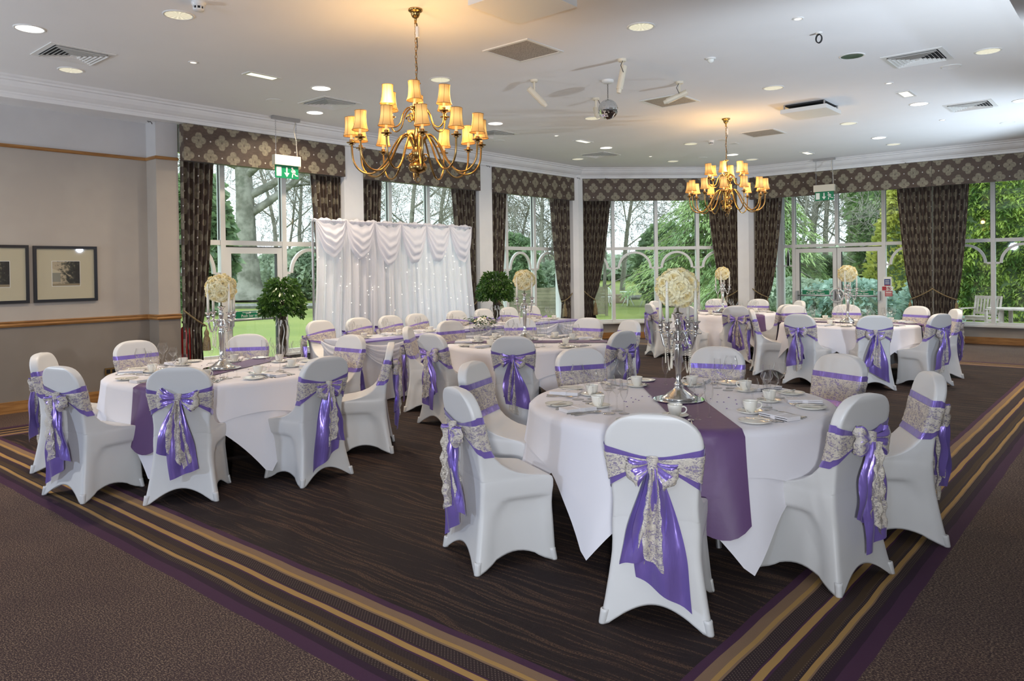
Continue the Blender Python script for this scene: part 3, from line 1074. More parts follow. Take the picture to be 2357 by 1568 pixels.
def ring(z, off=0.0, n1=12, n2=13, nc=3):
    yr, yf, wr, wf = interp(SEC, z)
    th = yf - yr
    if z < 0.47:
        rc = 0.022
    else:
        rc = min(0.016, th * 0.42)
    C = [(-wr, yr), (wr, yr), (wf, yf), (-wf, yf)]
    pts = []
    cen = [(C[0][0] + rc, C[0][1] + rc), (C[1][0] - rc, C[1][1] + rc), (C[2][0] - rc, C[2][1] - rc), (C[3][0] + rc, C[3][1] - rc)]
    a0 = [PI, 1.5 * PI, 0, 0.5 * PI]
    R = rc + off
    corners = []
    for k in range(4):
        corners.append([(cen[k][0] + R * cos(a0[k] + PI / 2 * i / nc), cen[k][1] + R * sin(a0[k] + PI / 2 * i / nc)) for i in range(nc + 1)])
    # start at rear centre, go to +x
    seq = []

    def seg(p, q, n):
        return [(lerp(p[0], q[0], i / n), lerp(p[1], q[1], i / n)) for i in range(1, n)]
    rm = ((corners[0][-1][0] + corners[1][0][0]) / 2, yr - off)
    seq.append(rm)
    seq += seg(rm, corners[1][0], n1)
    seq += corners[1]
    seq += seg(corners[1][-1], corners[2][0], n2)
    seq += corners[2]
    seq += seg(corners[2][-1], corners[3][0], 2 * n1)
    seq += corners[3]
    seq += seg(corners[3][-1], corners[0][0], n2)
    seq += corners[0]
    seq += seg(corners[0][-1], rm, n1)
    return seq


NR = len(ring(0.5))
_zs = 0.82


def cover_mesh():
    b = MB()
    rows = []
    # arched top
    for ph in (89, 84, 76, 67, 57, 46, 35, 24, 12):
        a = math.radians(ph)
        z = _zs + 0.137 * sin(a)
        k = cos(a) ** 0.74
        base = ring(_zs)
        lean = -0.0135 * (z - _zs) / 0.06
        ym = sum(p[1] for p in base) / NR
        tk = 0.35 + 0.65 * min(1.0, k * 1.6)
        rows.append([(p[0] * k, ym + (p[1] - ym) * tk + lean, z) for p in base])
    for z in (0.82, 0.79, 0.76, 0.73, 0.70, 0.67, 0.64, 0.615, 0.59, 0.57, 0.55, 0.535, 0.52, 0.508, 0.497, 0.489, 0.482, 0.478, 0.474, 0.471, 0.468, 0.465,
              0.462, 0.457, 0.452, 0.444, 0.435, 0.42, 0.40, 0.38, 0.36):
        rows.append([(p[0], p[1], z) for p in ring(z)])
    # stretched skirt with scooped hems
    r0 = ring(0.2)
    yr, yf, wr, wf = interp(SEC, 0.0)

    def hem(i):
        p = ring(0.0)[i]
        # position between two feet along the side the point lies on
        dxs = min(abs(p[0] - wr), abs(p[0] + wr))
        on_rear = p[1] < yr + 0.03
        on_front = p[1] > yf - 0.03
        if on_rear or on_front:
            s = (p[0] + wr) / (2 * wr)
            h = 0.098 if on_rear else 0.10
        else:
            s = (p[1] - yr) / (yf - yr)
            h = 0.075
        s = max(0.0, min(1.0, s))
        s2 = max(0.0, min(1.0, (s - 0.07) / 0.86))
        return h * (sin(PI * s2) ** 0.85), sin(PI * s2), on_rear, s, on_front
    H = [hem(i) for i in range(NR)]
    for q in (0.352, 0.344, 0.335, 0.325, 0.31, 0.28, 0.24, 0.20, 0.15, 0.10, 0.06, 0.03, 0.012, 0.0):
        row = []
        for i in range(NR):
            hz, t, rear, ss, fr_ = H[i]
            z = hz + (q / 0.36) * (0.36 - hz)
            p = ring(z)[i]
            pull = 0.014 * t * (1 - (z / 0.36))
            if not rear:
                s_lo = 0.13 + (0.16 * sstep(0.20, 0.37, z) ** 2 if not fr_ else 0.0)
                pull += 0.020 * sstep(s_lo, s_lo + 0.10, ss) * sstep(0.05, 0.13, 1 - ss) * sstep(0.372, 0.335, z)
            l = sqrt(p[0] ** 2 + p[1] ** 2)
            row.append((p[0] - p[0] / l * pull * (1.0 if abs(p[0]) > 0.15 else 0.15), p[1] - p[1] / l * pull * (1.0 if abs(p[1]) > 0.15 else 0.15), z))
        rows.append(row)
    # hem turned inwards
    last = rows[-1]
    rows.append([(p[0] * 0.975, p[1] * 0.975, p[2] + 0.004) for p in last])
    vs = [v for r in rows for v in r]
    n = NR
    fs = [(j * n + i, (j + 1) * n + i, (j + 1) * n + (i + 1) % n, j * n + (i + 1) % n) for j in range(len(rows) - 1) for i in range(n)]
    fs.append(tuple(range(n)))
    b.add(vs, fs)
    return b.mesh('chair_cover', 'spandex', True)


def foot_mesh(sx, sy):
    b = MB()
    yr, yf, wr, wf = interp(SEC, 0.0)
    cx, cy = sx * (wr - 0.012 if sy < 0 else wf - 0.012), (yr + 0.012 if sy < 0 else yf - 0.012)
    k = len(b.v)
    b.lathe([(0.006, 0.0), (0.0165, 0.0), (0.0185, 0.006), (0.0205, 0.05), (0.0215, 0.062), (0.015, 0.064)], 10)
    b.xf(Matrix(((1, 0, -sx * 0.19, cx), (0, 1, -sy * 0.15, cy), (0, 0, 1, 0), (0, 0, 0, 1))), k)
    k = len(b.v)
    return b.mesh('foot_pocket', 'spandex', True)


def band_mesh(name, mat, zu, zl, pu, plo, off, s0=0.0, reach=0.22, wr=0.003, bulge=0.012):
    """sash round the backrest; gathered to (pu, plo) at perimeter position s0 (0 = rear centre)"""
    nr = 6
    b = MB()
    rnd = random.Random(len(name))
    for i in range(NR + 1):
        s = (i % NR) / NR
        d = abs((s - s0 + 0.5) % 1.0 - 0.5)
        t = sstep(0, 1, min(1.0, d / reach))
        hi, lo = lerp(pu, zu, t), lerp(plo, zl, t)
        for j in range(nr + 1):
            z = lerp(lo, hi, j / nr)
            crease = wr * (1 - 0.75 * t) * sin(j * 2.6 + 7 * d) + (bulge * (1 - t) if d < reach else 0)
            p = ring(z, off + crease)[i % NR]
            b.v.append((p[0], p[1], z))
    w = nr + 1
    for i in range(NR):
        for j in range(nr):
            b.f.append((i * w + j, (i + 1) * w + j, (i + 1) * w + j + 1, i * w + j + 1))
            b.mi.append(0)
    return b.mesh(name, mat, True)


def loop_mesh(mat, sgn, L=0.11, R=0.05, droop=-0.3, seed=0, grow=1.0, wide=1.0):
    """one bow loop: a gathered ribbon leaving the knot, folding back on itself and returning behind"""
    b = MB()
    rnd = random.Random(seed)
    p1, p2 = rnd.uniform(0, 6), rnd.uniform(0, 6)
    Lx = L * grow

    def fn(u, v):
        k = 2 * u - 1
        if v < 0.5:
            t = v / 0.5
            x, y = Lx * sin(t * PI / 2), -0.012 - 0.040 * sin(PI * t * 0.93)
        else:
            t = (1 - v) / 0.5
            x, y = Lx * sin(t * PI / 2) * 0.985, -0.010 + 0.006 * sin(PI * t)
        hw = R * wide * (0.30 + 0.72 * sstep(0.0, 0.85, t)) * (1 - 0.10 * sstep(0.85, 1.0, t))
        gat = sin(4.2 * k + p1 + 0.9 * t) * 0.6 + sin(8.5 * k + p2 - 1.4 * t) * 0.4
        y += (0.010 * gat) * (1.0 - 0.35 * t)
        x += 0.010 * gat * t - 0.018 * k * k * t
        z = hw * k
        x2 = x * cos(droop) - z * sin(droop)
        z2 = x * sin(droop) + z * cos(droop)
        return (sgn * x2, y, z2)
    b.grid(fn, 14, 20)
    return b.mesh('bow_loop', mat, True)


def knot_mesh(mat):
    b = MB()
    b.grid(lambda u, v: (0.024 * cos(2 * PI * u) * (1 + 0.15 * sin(3 * PI * v)), -0.022 + 0.022 * sin(2 * PI * u), -0.034 + 0.068 * v), 14, 6, closed=True)
    return b.mesh('bow_knot', mat, True)


def tail_mesh(name, mat, L, W, drift, seed, depth=0.0, cut=0.08, folds=1.5, ruffle=0.0, w0=0.03):
    b = MB()
    rnd = random.Random(seed)
    p1, p2 = rnd.uniform(0, 6), rnd.uniform(0, 6)

    def fn(u, v):
        w = lerp(w0, W, sstep(-0.15, 0.7, v))
        x = (u - 0.5) * w + drift * v ** 1.2 + 0.008 * sin(4 * v + p1)
        ln = L + cut * (u - 0.5)
        z = -v * ln
        amp = 0.026 * (1 - 0.35 * v)
        y = -0.018 - depth + amp * sin(2 * PI * folds * u + p2 + 1.1 * v) - 0.010 * sin(PI * v)
        if not ruffle:
            y += 0.010 * sin(9 * v + 5 * u + p1) * sin(PI * v)
        if ruffle:
            e = abs(u - 0.5) * 2
            x += ruffle * 0.35 * sin(40 * v + p1) * e ** 3 * (1 if u > 0.5 else -1)
            y += ruffle * sin(31 * v + 3 * u + p2) * (0.3 + e * e)
        return (x, y, z)
    b.grid(fn, 14, 26)
    return b.mesh(name, mat, True)


cover_me = cover_mesh()
foot_me = [foot_mesh(sx, sy) for sx in (-1, 1) for sy in (-1, 1)]
sash_me = band_mesh('satin_sash', 'satin', 0.822, 0.597, 0.765, 0.715, 0.0035)
lace_me = band_mesh('lace_sash', 'lace', 0.785, 0.635, 0.755, 0.725, 0.0085, wr=0.004, bulge=0.014)
sash_R = band_mesh('satin_sash', 'satin', 0.83, 0.62, 0.765, 0.715, 0.0035, s0=0.205, reach=0.42)
lace_R = band_mesh('lace_sash', 'lace', 0.80, 0.66, 0.755, 0.725, 0.0085, s0=0.205, reach=0.42, wr=0.004, bulge=0.014)
sash_L = band_mesh('satin_sash', 'satin', 0.83, 0.62, 0.765, 0.715, 0.0035, s0=0.795, reach=0.42)
lace_L = band_mesh('lace_sash', 'lace', 0.80, 0.66, 0.755, 0.725, 0.0085, s0=0.795, reach=0.42, wr=0.004, bulge=0.014)
loops = [[loop_mesh('lace', sg, 0.122 + 0.010 * k, 0.060 + 0.004 * k, -0.50 + 0.22 * k - 0.1 * sg, 3 * k + sg) for sg in (-1, 1)] for k in range(3)]
sloops = [[loop_mesh('satin', sg, 0.122 + 0.010 * k, 0.060 + 0.004 * k, -0.50 + 0.22 * k - 0.1 * sg, 3 * k + sg, 0.92, 1.08) for sg in (-1, 1)] for k in range(3)]
knots = [knot_mesh('lace'), knot_mesh('satin')]
TV = [  # (satin tails, lace tails) per bow variant
    [tail_mesh('satin_tail', 'satin', 0.56, 0.24, 0.05, 1, 0.002, 0.14), tail_mesh('satin_tail', 'satin', 0.42, 0.18, -0.06, 2, 0.004, -0.05),
     tail_mesh('lace_tail', 'lace', 0.42, 0.085, 0.012, 3, 0.030, 0.06, 1.2, 0.006), tail_mesh('lace_tail', 'lace', 0.42, 0.05, -0.060, 4, 0.0, 0.03, 1.2, 0.006)],
    [tail_mesh('satin_tail', 'satin', 0.46, 0.25, 0.045, 5, 0.012, 0.06, 1.2), tail_mesh('satin_tail', 'satin', 0.38, 0.14, -0.03, 6, 0.0, 0.03),
     tail_mesh('lace_tail', 'lace', 0.40, 0.035, -0.040, 7, 0.020, 0.04, 1.0, 0.006), tail_mesh('lace_tail', 'lace', 0.53, 0.09, 0.01, 8, -0.006, 0.05, 1.2, 0.006)],
    [tail_mesh('satin_tail', 'satin', 0.52, 0.19, 0.03, 9, 0.004, -0.07), tail_mesh('satin_tail', 'satin', 0.40, 0.18, -0.065, 10, 0.002, 0.08),
     tail_mesh('lace_tail', 'lace', 0.40, 0.095, -0.03, 11, 0.026, 0.10, 1.3, 0.007), tail_mesh('lace_tail', 'lace', 0.45, 0.06, 0.06, 12, 0.016, -0.05, 1.2, 0.007)],
]


def make_chair(label, loc, rz, var, group, mirror=False, side=None):
    t = thing('banquet_chair', label, 'chair', loc, rz, group)
    link('chair_cover', cover_me, t)
    for me in foot_me:
        link('foot_pocket', me, t)
    if side is None:
        link('satin_sash', sash_me, t)['label'] = 'purple satin sash'
        link('lace_sash', lace_me, t)['label'] = 'ivory lace over the sash'
        kp, kr = (0.0, -0.252, 0.738), 0.0
    else:
        link('satin_sash', sash_R if side > 0 else sash_L, t)['label'] = 'purple satin sash'
        link('lace_sash', lace_R if side > 0 else lace_L, t)['label'] = 'ivory lace over the sash'
        kp, kr = (side * 0.228, -0.20, 0.735), side * 1.05
    ms = -1.0 if mirror else 1.0
    kn = link('bow_knot', knots[var % 2], t, kp, (0, 0, kr), (ms, 1, 1))
    for me in loops[var % 3]:
        link('bow_loop', me, t, kp, (0, 0, kr), (ms, 1, 1))
    for me in sloops[var % 3]:
        link('satin_loop', me, t, kp, (0, 0, kr), (ms, 1, 1))['label'] = 'purple satin loop under the lace loop'
    for me in TV[var % 3]:
        o = link(me.name.split('.')[0], me, t, (kp[0], kp[1], kp[2] - 0.01), (0, 0, kr), (ms, 1, 1))
        o['label'] = 'purple satin tail' if 'satin' in me.name else 'ivory lace tail'
    return t


TABLES = {
    'T1': ((-2.315, 4.31), [(-2.825, 3.156, -23.9), (-1.785, 3.128, 23.9), (-1.336, 4.038, 75.2), (-1.222, 4.889, 118.3),
                            (-1.824, 5.458, 156.9), (-2.632, 5.452, -164.9), (-3.364, 4.881, -119.2), (-3.445, 3.911, -71.1)]),
    'T2': ((-6.247, 3.357), [(-5.366, 2.61, 49.7), (-6.009, 2.201, 11.6), (-6.99, 2.403, -37.9), (-7.418, 3.219, -83.3), (-7.16, 4.08, -128.4),
                             (-6.281, 4.55, -178.4), (-5.439, 4.278, 138.7), (-5.077, 3.421, 93.2)]),
    'T3': ((-5.545, 6.732), [(-4.9, 5.76, 33.6), (-5.656, 5.565, -5.4), (-6.458, 6.004, -51.5), (-6.709, 6.825, -94.6), (-6.357, 7.589, -136.5),
                             (-5.646, 7.91, -175.1), (-5.046, 7.796, 154.9), (-4.407, 6.636, 85.2)]),
    'T5': ((-3.413, 11.519), [(-2.835, 10.47, 28.9), (-3.59, 10.352, -8.6), (-4.40, 11.0, -62), (-4.355, 12.266, -128.5), (-3.775, 12.659, -162.4),
                              (-2.887, 12.597, 154.0), (-2.363, 12.078, 118.1), (-2.334, 11.063, 67.1)]),
    'T6': ((-6.036, 13.027), [(-5.4, 12.026, 32.4), (-6.072, 11.822, -1.7), (-6.80, 12.10, -39), (-7.20, 12.95, -85), (-6.644, 14.032, -148.8),
                              (-5.977, 14.207, 177.1), (-5.17, 13.839, 133.1), (-4.937, 12.667, 71.9)]),
}
TN = {'T1': 'the nearest round table', 'T2': 'the picture-wall round table', 'T3': 'the middle round table',
      'T5': 'the double-door round table', 'T6': 'the far-pillar round table'}
SEAT = {
    'T1': ['front left', 'front centre', 'front right', 'far right', 'back right', 'back centre', 'back left', 'far left'],
    'T2': ['front centre', 'front left', 'far left', 'back left', 'back centre', 'back right', 'far right', 'front right'],
    'T3': ['front right', 'front left', 'far left', 'back left', 'back centre', 'back right', 'far right rear', 'far right front'],
    'T5': ['front centre', 'front left', 'far left', 'back left', 'back centre', 'back right', 'far right rear', 'far right front'],
    'T6': ['front centre', 'front left', 'far left front', 'far left rear', 'back left', 'back right', 'far right rear', 'far right front'],
}
STATE = {('T1', 0): 'broad purple tail', ('T1', 1): 'lace bow and long tails',
         ('T1', 2): 'long hanging lace tails', ('T1', 3): 'bow seen sideways'}
vi = 0
for key, (cen, L) in TABLES.items():
    for i, (x, y, r) in enumerate(L):
        st = STATE.get((key, i), 'purple sash')
        make_chair('white chair with %s, %s seat of %s' % (st, SEAT[key][i], TN[key]),
                   (x, y, 0), math.radians(r), (0, 0, 2, 1, 0, 1, 2, 1)[i] if key == 'T1' else (vi * 2 + i) % 3,
                   'covered chairs round ' + TN[key], mirror=(i % 2 == 1) if key != 'T1' else (i in (0,)))
    vi += 1
HX = [(-8.57, 6.0), (-8.56, 6.64), (-8.55, 7.21), (-8.54, 7.72), (-8.56, 8.60), (-8.58, 9.26), (-8.50, 9.82), (-8.45, 10.38)]
HN = ['leftmost', 'second from the left', 'third from the left', 'fourth from the left', 'fourth from the right', 'third from the right',
      'second from the right', 'rightmost']
for i, (x, y) in enumerate(HX):
    make_chair('white covered chair with side bow behind the head table, %s' % HN[i], (x + 0.22, y, 0), -PI / 2, i % 3, 'covered chairs behind the head table',
               side=1 if i < 4 else -1)

# ------------------------------------------------------------------ round tables: board, legs, cloths, runner
TR, TZ = 0.915, 0.755


def cloth_edge(th, d, th0, base):
    f = cos(8 * (th - th0)) * 0.5 + 0.5
    return TR + base + 0.02 + 0.16 * min(1, d / 0.7) * (0.25 + 0.75 * f) * (d / 0.7) ** 0.3 + 0.014 * sin(19 * (th - th0)) * d


def cloth_mesh(half, th0, base, z):
    """square cloth, th0 = direction of one corner"""
    b = MB()
    n = 144
    rad = [0.0, 0.3, 0.6, 0.8, 0.89]
    rows = []
    for r in rad:
        rows.append([((r + (0.001 if r == 0 else 0)) * cos(2 * PI * i / n), (r + (0.001 if r == 0 else 0)) * sin(2 * PI * i / n), z) for i in range(n)])
    m = 14
    for j in range(m + 1):
        row = []
        for i in range(n):
            th = 2 * PI * i / n
            q = th - th0 + PI / 4
            R = half / max(abs(cos(q)), abs(sin(q)))
            R = min(R, half * RT2 - 0.02)
            d = (R - TR) * j / m
            rr = cloth_edge(th, d, th0, base) if j else TR + base
            if j == 0:
                row.append(((TR + base * 0.6) * cos(th), (TR + base * 0.6) * sin(th), z - 0.004))
            else:
                row.append((rr * cos(th), rr * sin(th), z - 0.006 - d))
        rows.append(row)
    vs = [v for r in rows for v in r]
    fs = [(j * n + i, j * n + (i + 1) % n, (j + 1) * n + (i + 1) % n, (j + 1) * n + i) for j in range(len(rows) - 1) for i in range(n)]
    b.add(vs, fs)
    return b


def round_table(key, th_corner, run_ang, run_len=(0.45, 0.45)):
    (cx, cy), _ = TABLES[key]
    t = thing('round_table', 'round folding table hidden under white cloths, %s' % TN[key].replace('the round', 'round').replace('the nearest', 'nearest'), 'table',
              (cx, cy, 0), 0, 'round banquet tables')
    b = MB()
    b.lathe([(0.001, 0.70), (0.90, 0.70), (TR - 0.005, 0.705), (TR - 0.005, 0.742), (0.90, TZ - 0.008), (0.001, TZ - 0.008)], 64)
    b.build('tabletop', 'teak_grey', t)
    for sx in (-1, 1):
        for sy in (-1, 1):
            b = MB()
            b.tube([(sx * 0.35, sy * 0.3, 0.70), (sx * 0.42, sy * 0.32, 0.0)], 0.016, 8)
            b.build('leg', 'metal_grey', t)
    u = cloth_mesh(1.14, th_corner + PI / 4, 0.002, TZ - 0.003).build('table_undercloth', 'table_linen', None, True, (cx, cy, 0))
    tag(u, 'white square undercloth with low corners on %s' % TN[key], 'tablecloth', 'undercloths on the round tables')
    o = cloth_mesh(1.14, th_corner, 0.014, TZ + 0.002).build('table_overlay', 'table_linen', None, True, (cx, cy, 0))
    tag(o, 'white square top cloth folded over %s' % TN[key], 'tablecloth', 'top cloths on the round tables')
    # runner
    b = MB()
    ca, sa = cos(run_ang), sin(run_ang)

    def prof(q, v):
        """q in -1..1 along the runner"""
        ue = sqrt(TR * TR - v * v) + 0.006
        tot = ue + (run_len[1] if q > 0 else run_len[0]) * (1 - 0.25 * (v / 0.16) ** 2 * 0.6)
        l = abs(q) * tot
        sg = 1 if q > 0 else -1
        if l <= ue:
            uu, z = l, TZ + 0.008
        else:
            d = l - ue
            th = run_ang + math.atan2(v, sg * ue)
            if sg < 0:
                th = run_ang + math.atan2(v, -ue)
            k = cloth_edge(th, d, th_corner, 0.014) + 0.022 + 0.02 * d
            uu = max(ue + 0.012, sqrt(max(0.01, k * k - v * v)))
            z = TZ + 0.006 - d
        x, y = sg * uu, v
        return (x * ca - y * sa, x * sa + y * ca, z)
    b.grid(lambda u_, v_: prof(2 * v_ - 1 if abs(2 * v_ - 1) > 1e-6 else 1e-6, (u_ - 0.5) * 0.30), 8, 90)
    r = b.build('table_runner', 'runner_satin', None, True, (cx, cy, 0))
    tag(r, 'purple satin runner across %s' % TN[key], 'table runner', 'purple runners on the round tables')
    return t


R_ = math.radians
round_table('T1', R_(-88), math.atan2(-1.10, 0.90), (0.30, 0.52))
round_table('T2', R_(-56), math.atan2(-1.52, 0.85), (0.30, 0.50))
round_table('T3', R_(-70), R_(35), (0.40, 0.40))
round_table('T5', R_(-60), R_(10), (0.40, 0.40))
round_table('T6', R_(-75), R_(-30), (0.40, 0.40))

# ------------------------------------------------------------------ tableware


def solid(b, name, mat, smooth=True):
    return b.mesh(name, mat, smooth)


def glass_mesh(h, rb, rim, foot, stem):
    hb = h * 0.50
    b = MB()
    pr = [(0.001, 0.0), (foot, 0.0), (foot, 0.002), (foot * 0.5, 0.005), (0.006, 0.010), (0.0036, 0.03), (0.0036, h - hb - 0.012), (0.006, h - hb - 0.004)]
    pr += [(0.001 + rb * sin(min(1.0, t / 0.55) * PI / 2) if t < 0.55 else lerp(rb, rim, sstep(0.55, 1.0, t)), h - hb + hb * t ** 0.9 if t > 0.02 else h - hb)
           for t in (0.03, 0.1, 0.2, 0.32, 0.45, 0.55, 0.7, 0.85, 1.0)]
    b.lathe(pr, 18)
    return solid(b, 'wine_glass', 'table_glass')


def rim_mesh(h, rim):
    b = MB()
    b.tube([(rim * cos(2 * PI * i / 18), rim * sin(2 * PI * i / 18), h) for i in range(18)], 0.0007, 4, closed=True)
    return b


G_BIG = glass_mesh(0.225, 0.046, 0.034, 0.038, 0.09)
G_SMALL = glass_mesh(0.185, 0.038, 0.029, 0.034, 0.08)
b = MB()
b.lathe([(0.001, 0), (0.031, 0), (0.031, 0.002), (0.014, 0.005), (0.005, 0.010), (0.0035, 0.03), (0.004, 0.075), (0.010, 0.088), (0.019, 0.105), (0.0245, 0.135),
         (0.0245, 0.16), (0.0225, 0.205)], 18)
G_FLUTE = solid(b, 'flute_glass', 'table_glass')
b = MB()
b.lathe([(0.001, 0.0), (0.024, 0.0), (0.025, 0.004), (0.028, 0.010), (0.036, 0.030), (0.041, 0.058), (0.042, 0.066), (0.0405, 0.066), (0.039, 0.058), (0.034, 0.030),
         (0.024, 0.012), (0.001, 0.010)], 26)
CUP = solid(b, 'cup_body', 'china')
b = MB()
b.tube([(0.038, 0, 0.054), (0.050, 0, 0.057), (0.062, 0, 0.052), (0.066, 0, 0.040), (0.060, 0, 0.027), (0.047, 0, 0.019), (0.033, 0, 0.017)], [0.005, 0.0045, 0.004, 0.004, 0.004, 0.0045, 0.005], 8)
CUPH = solid(b, 'cup_handle', 'china')
b = MB()
b.lathe([(0.001, 0.002), (0.042, 0.002), (0.045, 0.0), (0.050, 0.003), (0.074, 0.013), (0.0765, 0.016), (0.074, 0.0165), (0.050, 0.008), (0.030, 0.006), (0.001, 0.006)], 32)
SAUCER = solid(b, 'saucer', 'china')
b = MB()
b.lathe([(0.001, 0.002), (0.050, 0.002), (0.054, 0.0), (0.060, 0.003), (0.084, 0.012), (0.0875, 0.0155), (0.084, 0.016), (0.060, 0.007), (0.040, 0.006), (0.001, 0.006)], 36)
PLATE = solid(b, 'side_plate', 'china')
b = MB()
for k in range(4):
    z0 = 0.001 + 0.0052 * k
    ins = 0.0015 * (k % 2)
    b.box(-0.052 + ins, -0.10, z0, 0.052 - ins, 0.10, z0 + 0.0046)
b.box(-0.052, -0.1005, 0.001, -0.0495, 0.1005, 0.0218)
NAPKIN = b.mesh('napkin', 'napkin')
b = MB()
b.box(-0.054, -0.016, 0.0005, 0.054, 0.016, 0.0236)
NBAND = b.mesh('napkin_fold', 'napkin')


def cutlery(kind, L):
    b = MB()
    rows = []
    if kind == 'knife':
        prof = [(0, 0.0042, 0.0032), (0.12, 0.006, 0.0034), (0.40, 0.0048, 0.0028), (0.46, 0.0036, 0.0022), (0.50, 0.0075, 0.0012), (0.75, 0.0095, 0.0010), (0.93, 0.0080, 0.0008), (1.0, 0.002, 0.0006)]
    else:
        prof = [(0, 0.0085, 0.0016), (0.06, 0.0090, 0.0018), (0.30, 0.0050, 0.0018), (0.60, 0.0028, 0.0018), (0.70, 0.0034, 0.0016)]
        if kind == 'fork':
            prof += [(0.75, 0.009, 0.0013), (0.80, 0.0105, 0.0012)]
    n = 8
    for t, w, h in prof:
        bend = 0.008 * sin(PI * min(1, max(0, (t - 0.45) / 0.4))) if kind != 'knife' else 0
        rows.append([(w * cos(2 * PI * k / n), t * L, 0.0035 + bend + h * sin(2 * PI * k / n)) for k in range(n)])
    vs = [v for r in rows for v in r]
    fs = [(j * n + i, j * n + (i + 1) % n, (j + 1) * n + (i + 1) % n, (j + 1) * n + i) for j in range(len(rows) - 1) for i in range(n)]
    fs += [tuple(range(n)), tuple((len(rows) - 1) * n + k for k in range(n))]
    b.add(vs, fs)
    if kind == 'fork':
        for k in range(4):
            x = (k - 1.5) * 0.0056
            b.tube([(x * 0.8, 0.79 * L, 0.011), (x, 0.86 * L, 0.007), (x, 0.99 * L, 0.010)], [0.0018, 0.0016, 0.0008], 5)
    if kind == 'spoon':
        o = len(b.v)
        m = 14
        for rr, zz in ((1.0, 0.0095), (0.8, 0.0062), (0.45, 0.0044), (0.02, 0.0038)):
            for k in range(m):
                a = 2 * PI * k / m
                b.v.append((0.0175 * rr * cos(a), 0.84 * L + 0.16 * L * rr * sin(a), zz))
        for j in range(3):
            for k in range(m):
                b.f.append((o + j * m + k, o + j * m + (k + 1) % m, o + (j + 1) * m + (k + 1) % m, o + (j + 1) * m + k))
                b.mi.append(0)
    return b.mesh(kind, 'steel', True)


KNIFE, FORK, SPOON = cutlery('knife', 0.215), cutlery('fork', 0.19), cutlery('spoon', 0.185)
BKNIFE, TSPOON, DFORK = cutlery('knife', 0.165), cutlery('spoon', 0.125), cutlery('fork', 0.165)


def put(name, me, cat, label, group, fr, du, dv, dz=0.0, rot=0.0, parts=()):
    """fr: (origin xy, angle of 'into the table', z)"""
    (ox, oy), a, z = fr
    vx, vy = cos(a), sin(a)
    rx, ry = vy, -vx          # diner's right
    o = link(name, me, None, (ox + rx * du + vx * dv, oy + ry * du + vy * dv, z + dz), (0, 0, a - PI / 2 + rot))
    tag(o, label, cat, group)
    for pn, pm, pl, pr in parts:
        link(pn, pm, o, pl, pr)
    return o


def setting(fr, where, tn, rnd, full=True):
    j = lambda s=0.012: rnd.uniform(-s, s)
    g = lambda what: '%s at %s' % (what, tn)
    W = 'at %s of %s' % (where, tn)
    T = 0.009
    ang = rnd.uniform(-0.1, 0.1)
    put('napkin', NAPKIN, 'napkin', 'folded white napkin ' + W, g('napkins'), fr, j(), 0.165 + j(), 0, PI / 2 * 0 + ang, (('napkin_fold', NBAND, (0, 0, 0), (0, 0, 0)),))
    pu, pv = -0.205 + j(), 0.15 + j()
    put('side_plate', PLATE, 'plate', 'cream side plate ' + W, g('side plates'), fr, pu, pv)
    put('butter_knife', BKNIFE, 'knife', 'small knife on the side plate ' + W, g('small knives'), fr, pu + 0.045, pv - 0.085, 0.0135, 0.25 + j(0.2))
    put('table_knife', KNIFE, 'knife', 'long knife right of the napkin ' + W, g('long knives'), fr, 0.075 + j(0.004), 0.06, 0, j(0.06))
    put('dinner_fork', FORK, 'fork', 'steel fork left of the napkin ' + W, g('forks'), fr, -0.085 + j(0.004), 0.07, 0, j(0.08))
    if full:
        put('dessert_fork', DFORK, 'fork', 'smaller fork left of the napkin ' + W, g('small forks'), fr, -0.112 + j(0.003), 0.09, 0, j(0.08))
        put('starter_knife', BKNIFE, 'knife', 'shorter knife right of the napkin ' + W, g('short knives'), fr, 0.102 + j(0.003), 0.07, 0, j(0.05))
        put('soup_spoon', SPOON, 'spoon', 'steel spoon outside the knives ' + W, g('spoons'), fr, 0.130 + j(0.004), 0.075, 0, j(0.1))
    cu, cv = 0.0 + j(0.03), 0.345 + j(0.02)
    put('saucer', SAUCER, 'saucer', 'cream saucer under the cup ' + W, g('saucers'), fr, cu, cv)
    put('coffee_cup', CUP, 'cup', 'cream coffee cup on its saucer ' + W, g('coffee cups'), fr, cu, cv, 0.0065, rnd.uniform(-0.7, 0.7), (('cup_handle', CUPH, (0, 0, 0), (0, 0, 0)),))
    put('teaspoon', TSPOON, 'spoon', 'teaspoon on the saucer ' + W, g('teaspoons'), fr, cu - 0.06, cv - 0.05, 0.014, -0.2 + j(0.4))
    gu, gv = 0.165 + j(0.02), 0.30 + j(0.03)
    put('wine_glass', G_BIG, 'wine glass', 'largest clear wine glass ' + W, g('large wine glasses'), fr, gu, gv)
    put('wine_glass', G_SMALL, 'wine glass', 'smaller clear wine glass ' + W, g('small wine glasses'), fr, gu - 0.05 + j(), gv + 0.085)
    put('flute_glass', G_FLUTE, 'wine glass', 'slim clear flute glass ' + W, g('flute glasses'), fr, gu + 0.055 + j(), gv + 0.075)


rnd = random.Random(5)
for key, ((cx, cy), L) in TABLES.items():
    for i, (x, y, r) in enumerate(L):
        a = math.atan2(y - cy, x - cx)
        fr = ((cx + TR * cos(a), cy + TR * sin(a)), a + PI, TZ + 0.003)
        setting(fr, SEAT[key][i], TN[key], rnd, key in ('T1', 'T2', 'T3'))

# ------------------------------------------------------------------ candelabra with rose ball


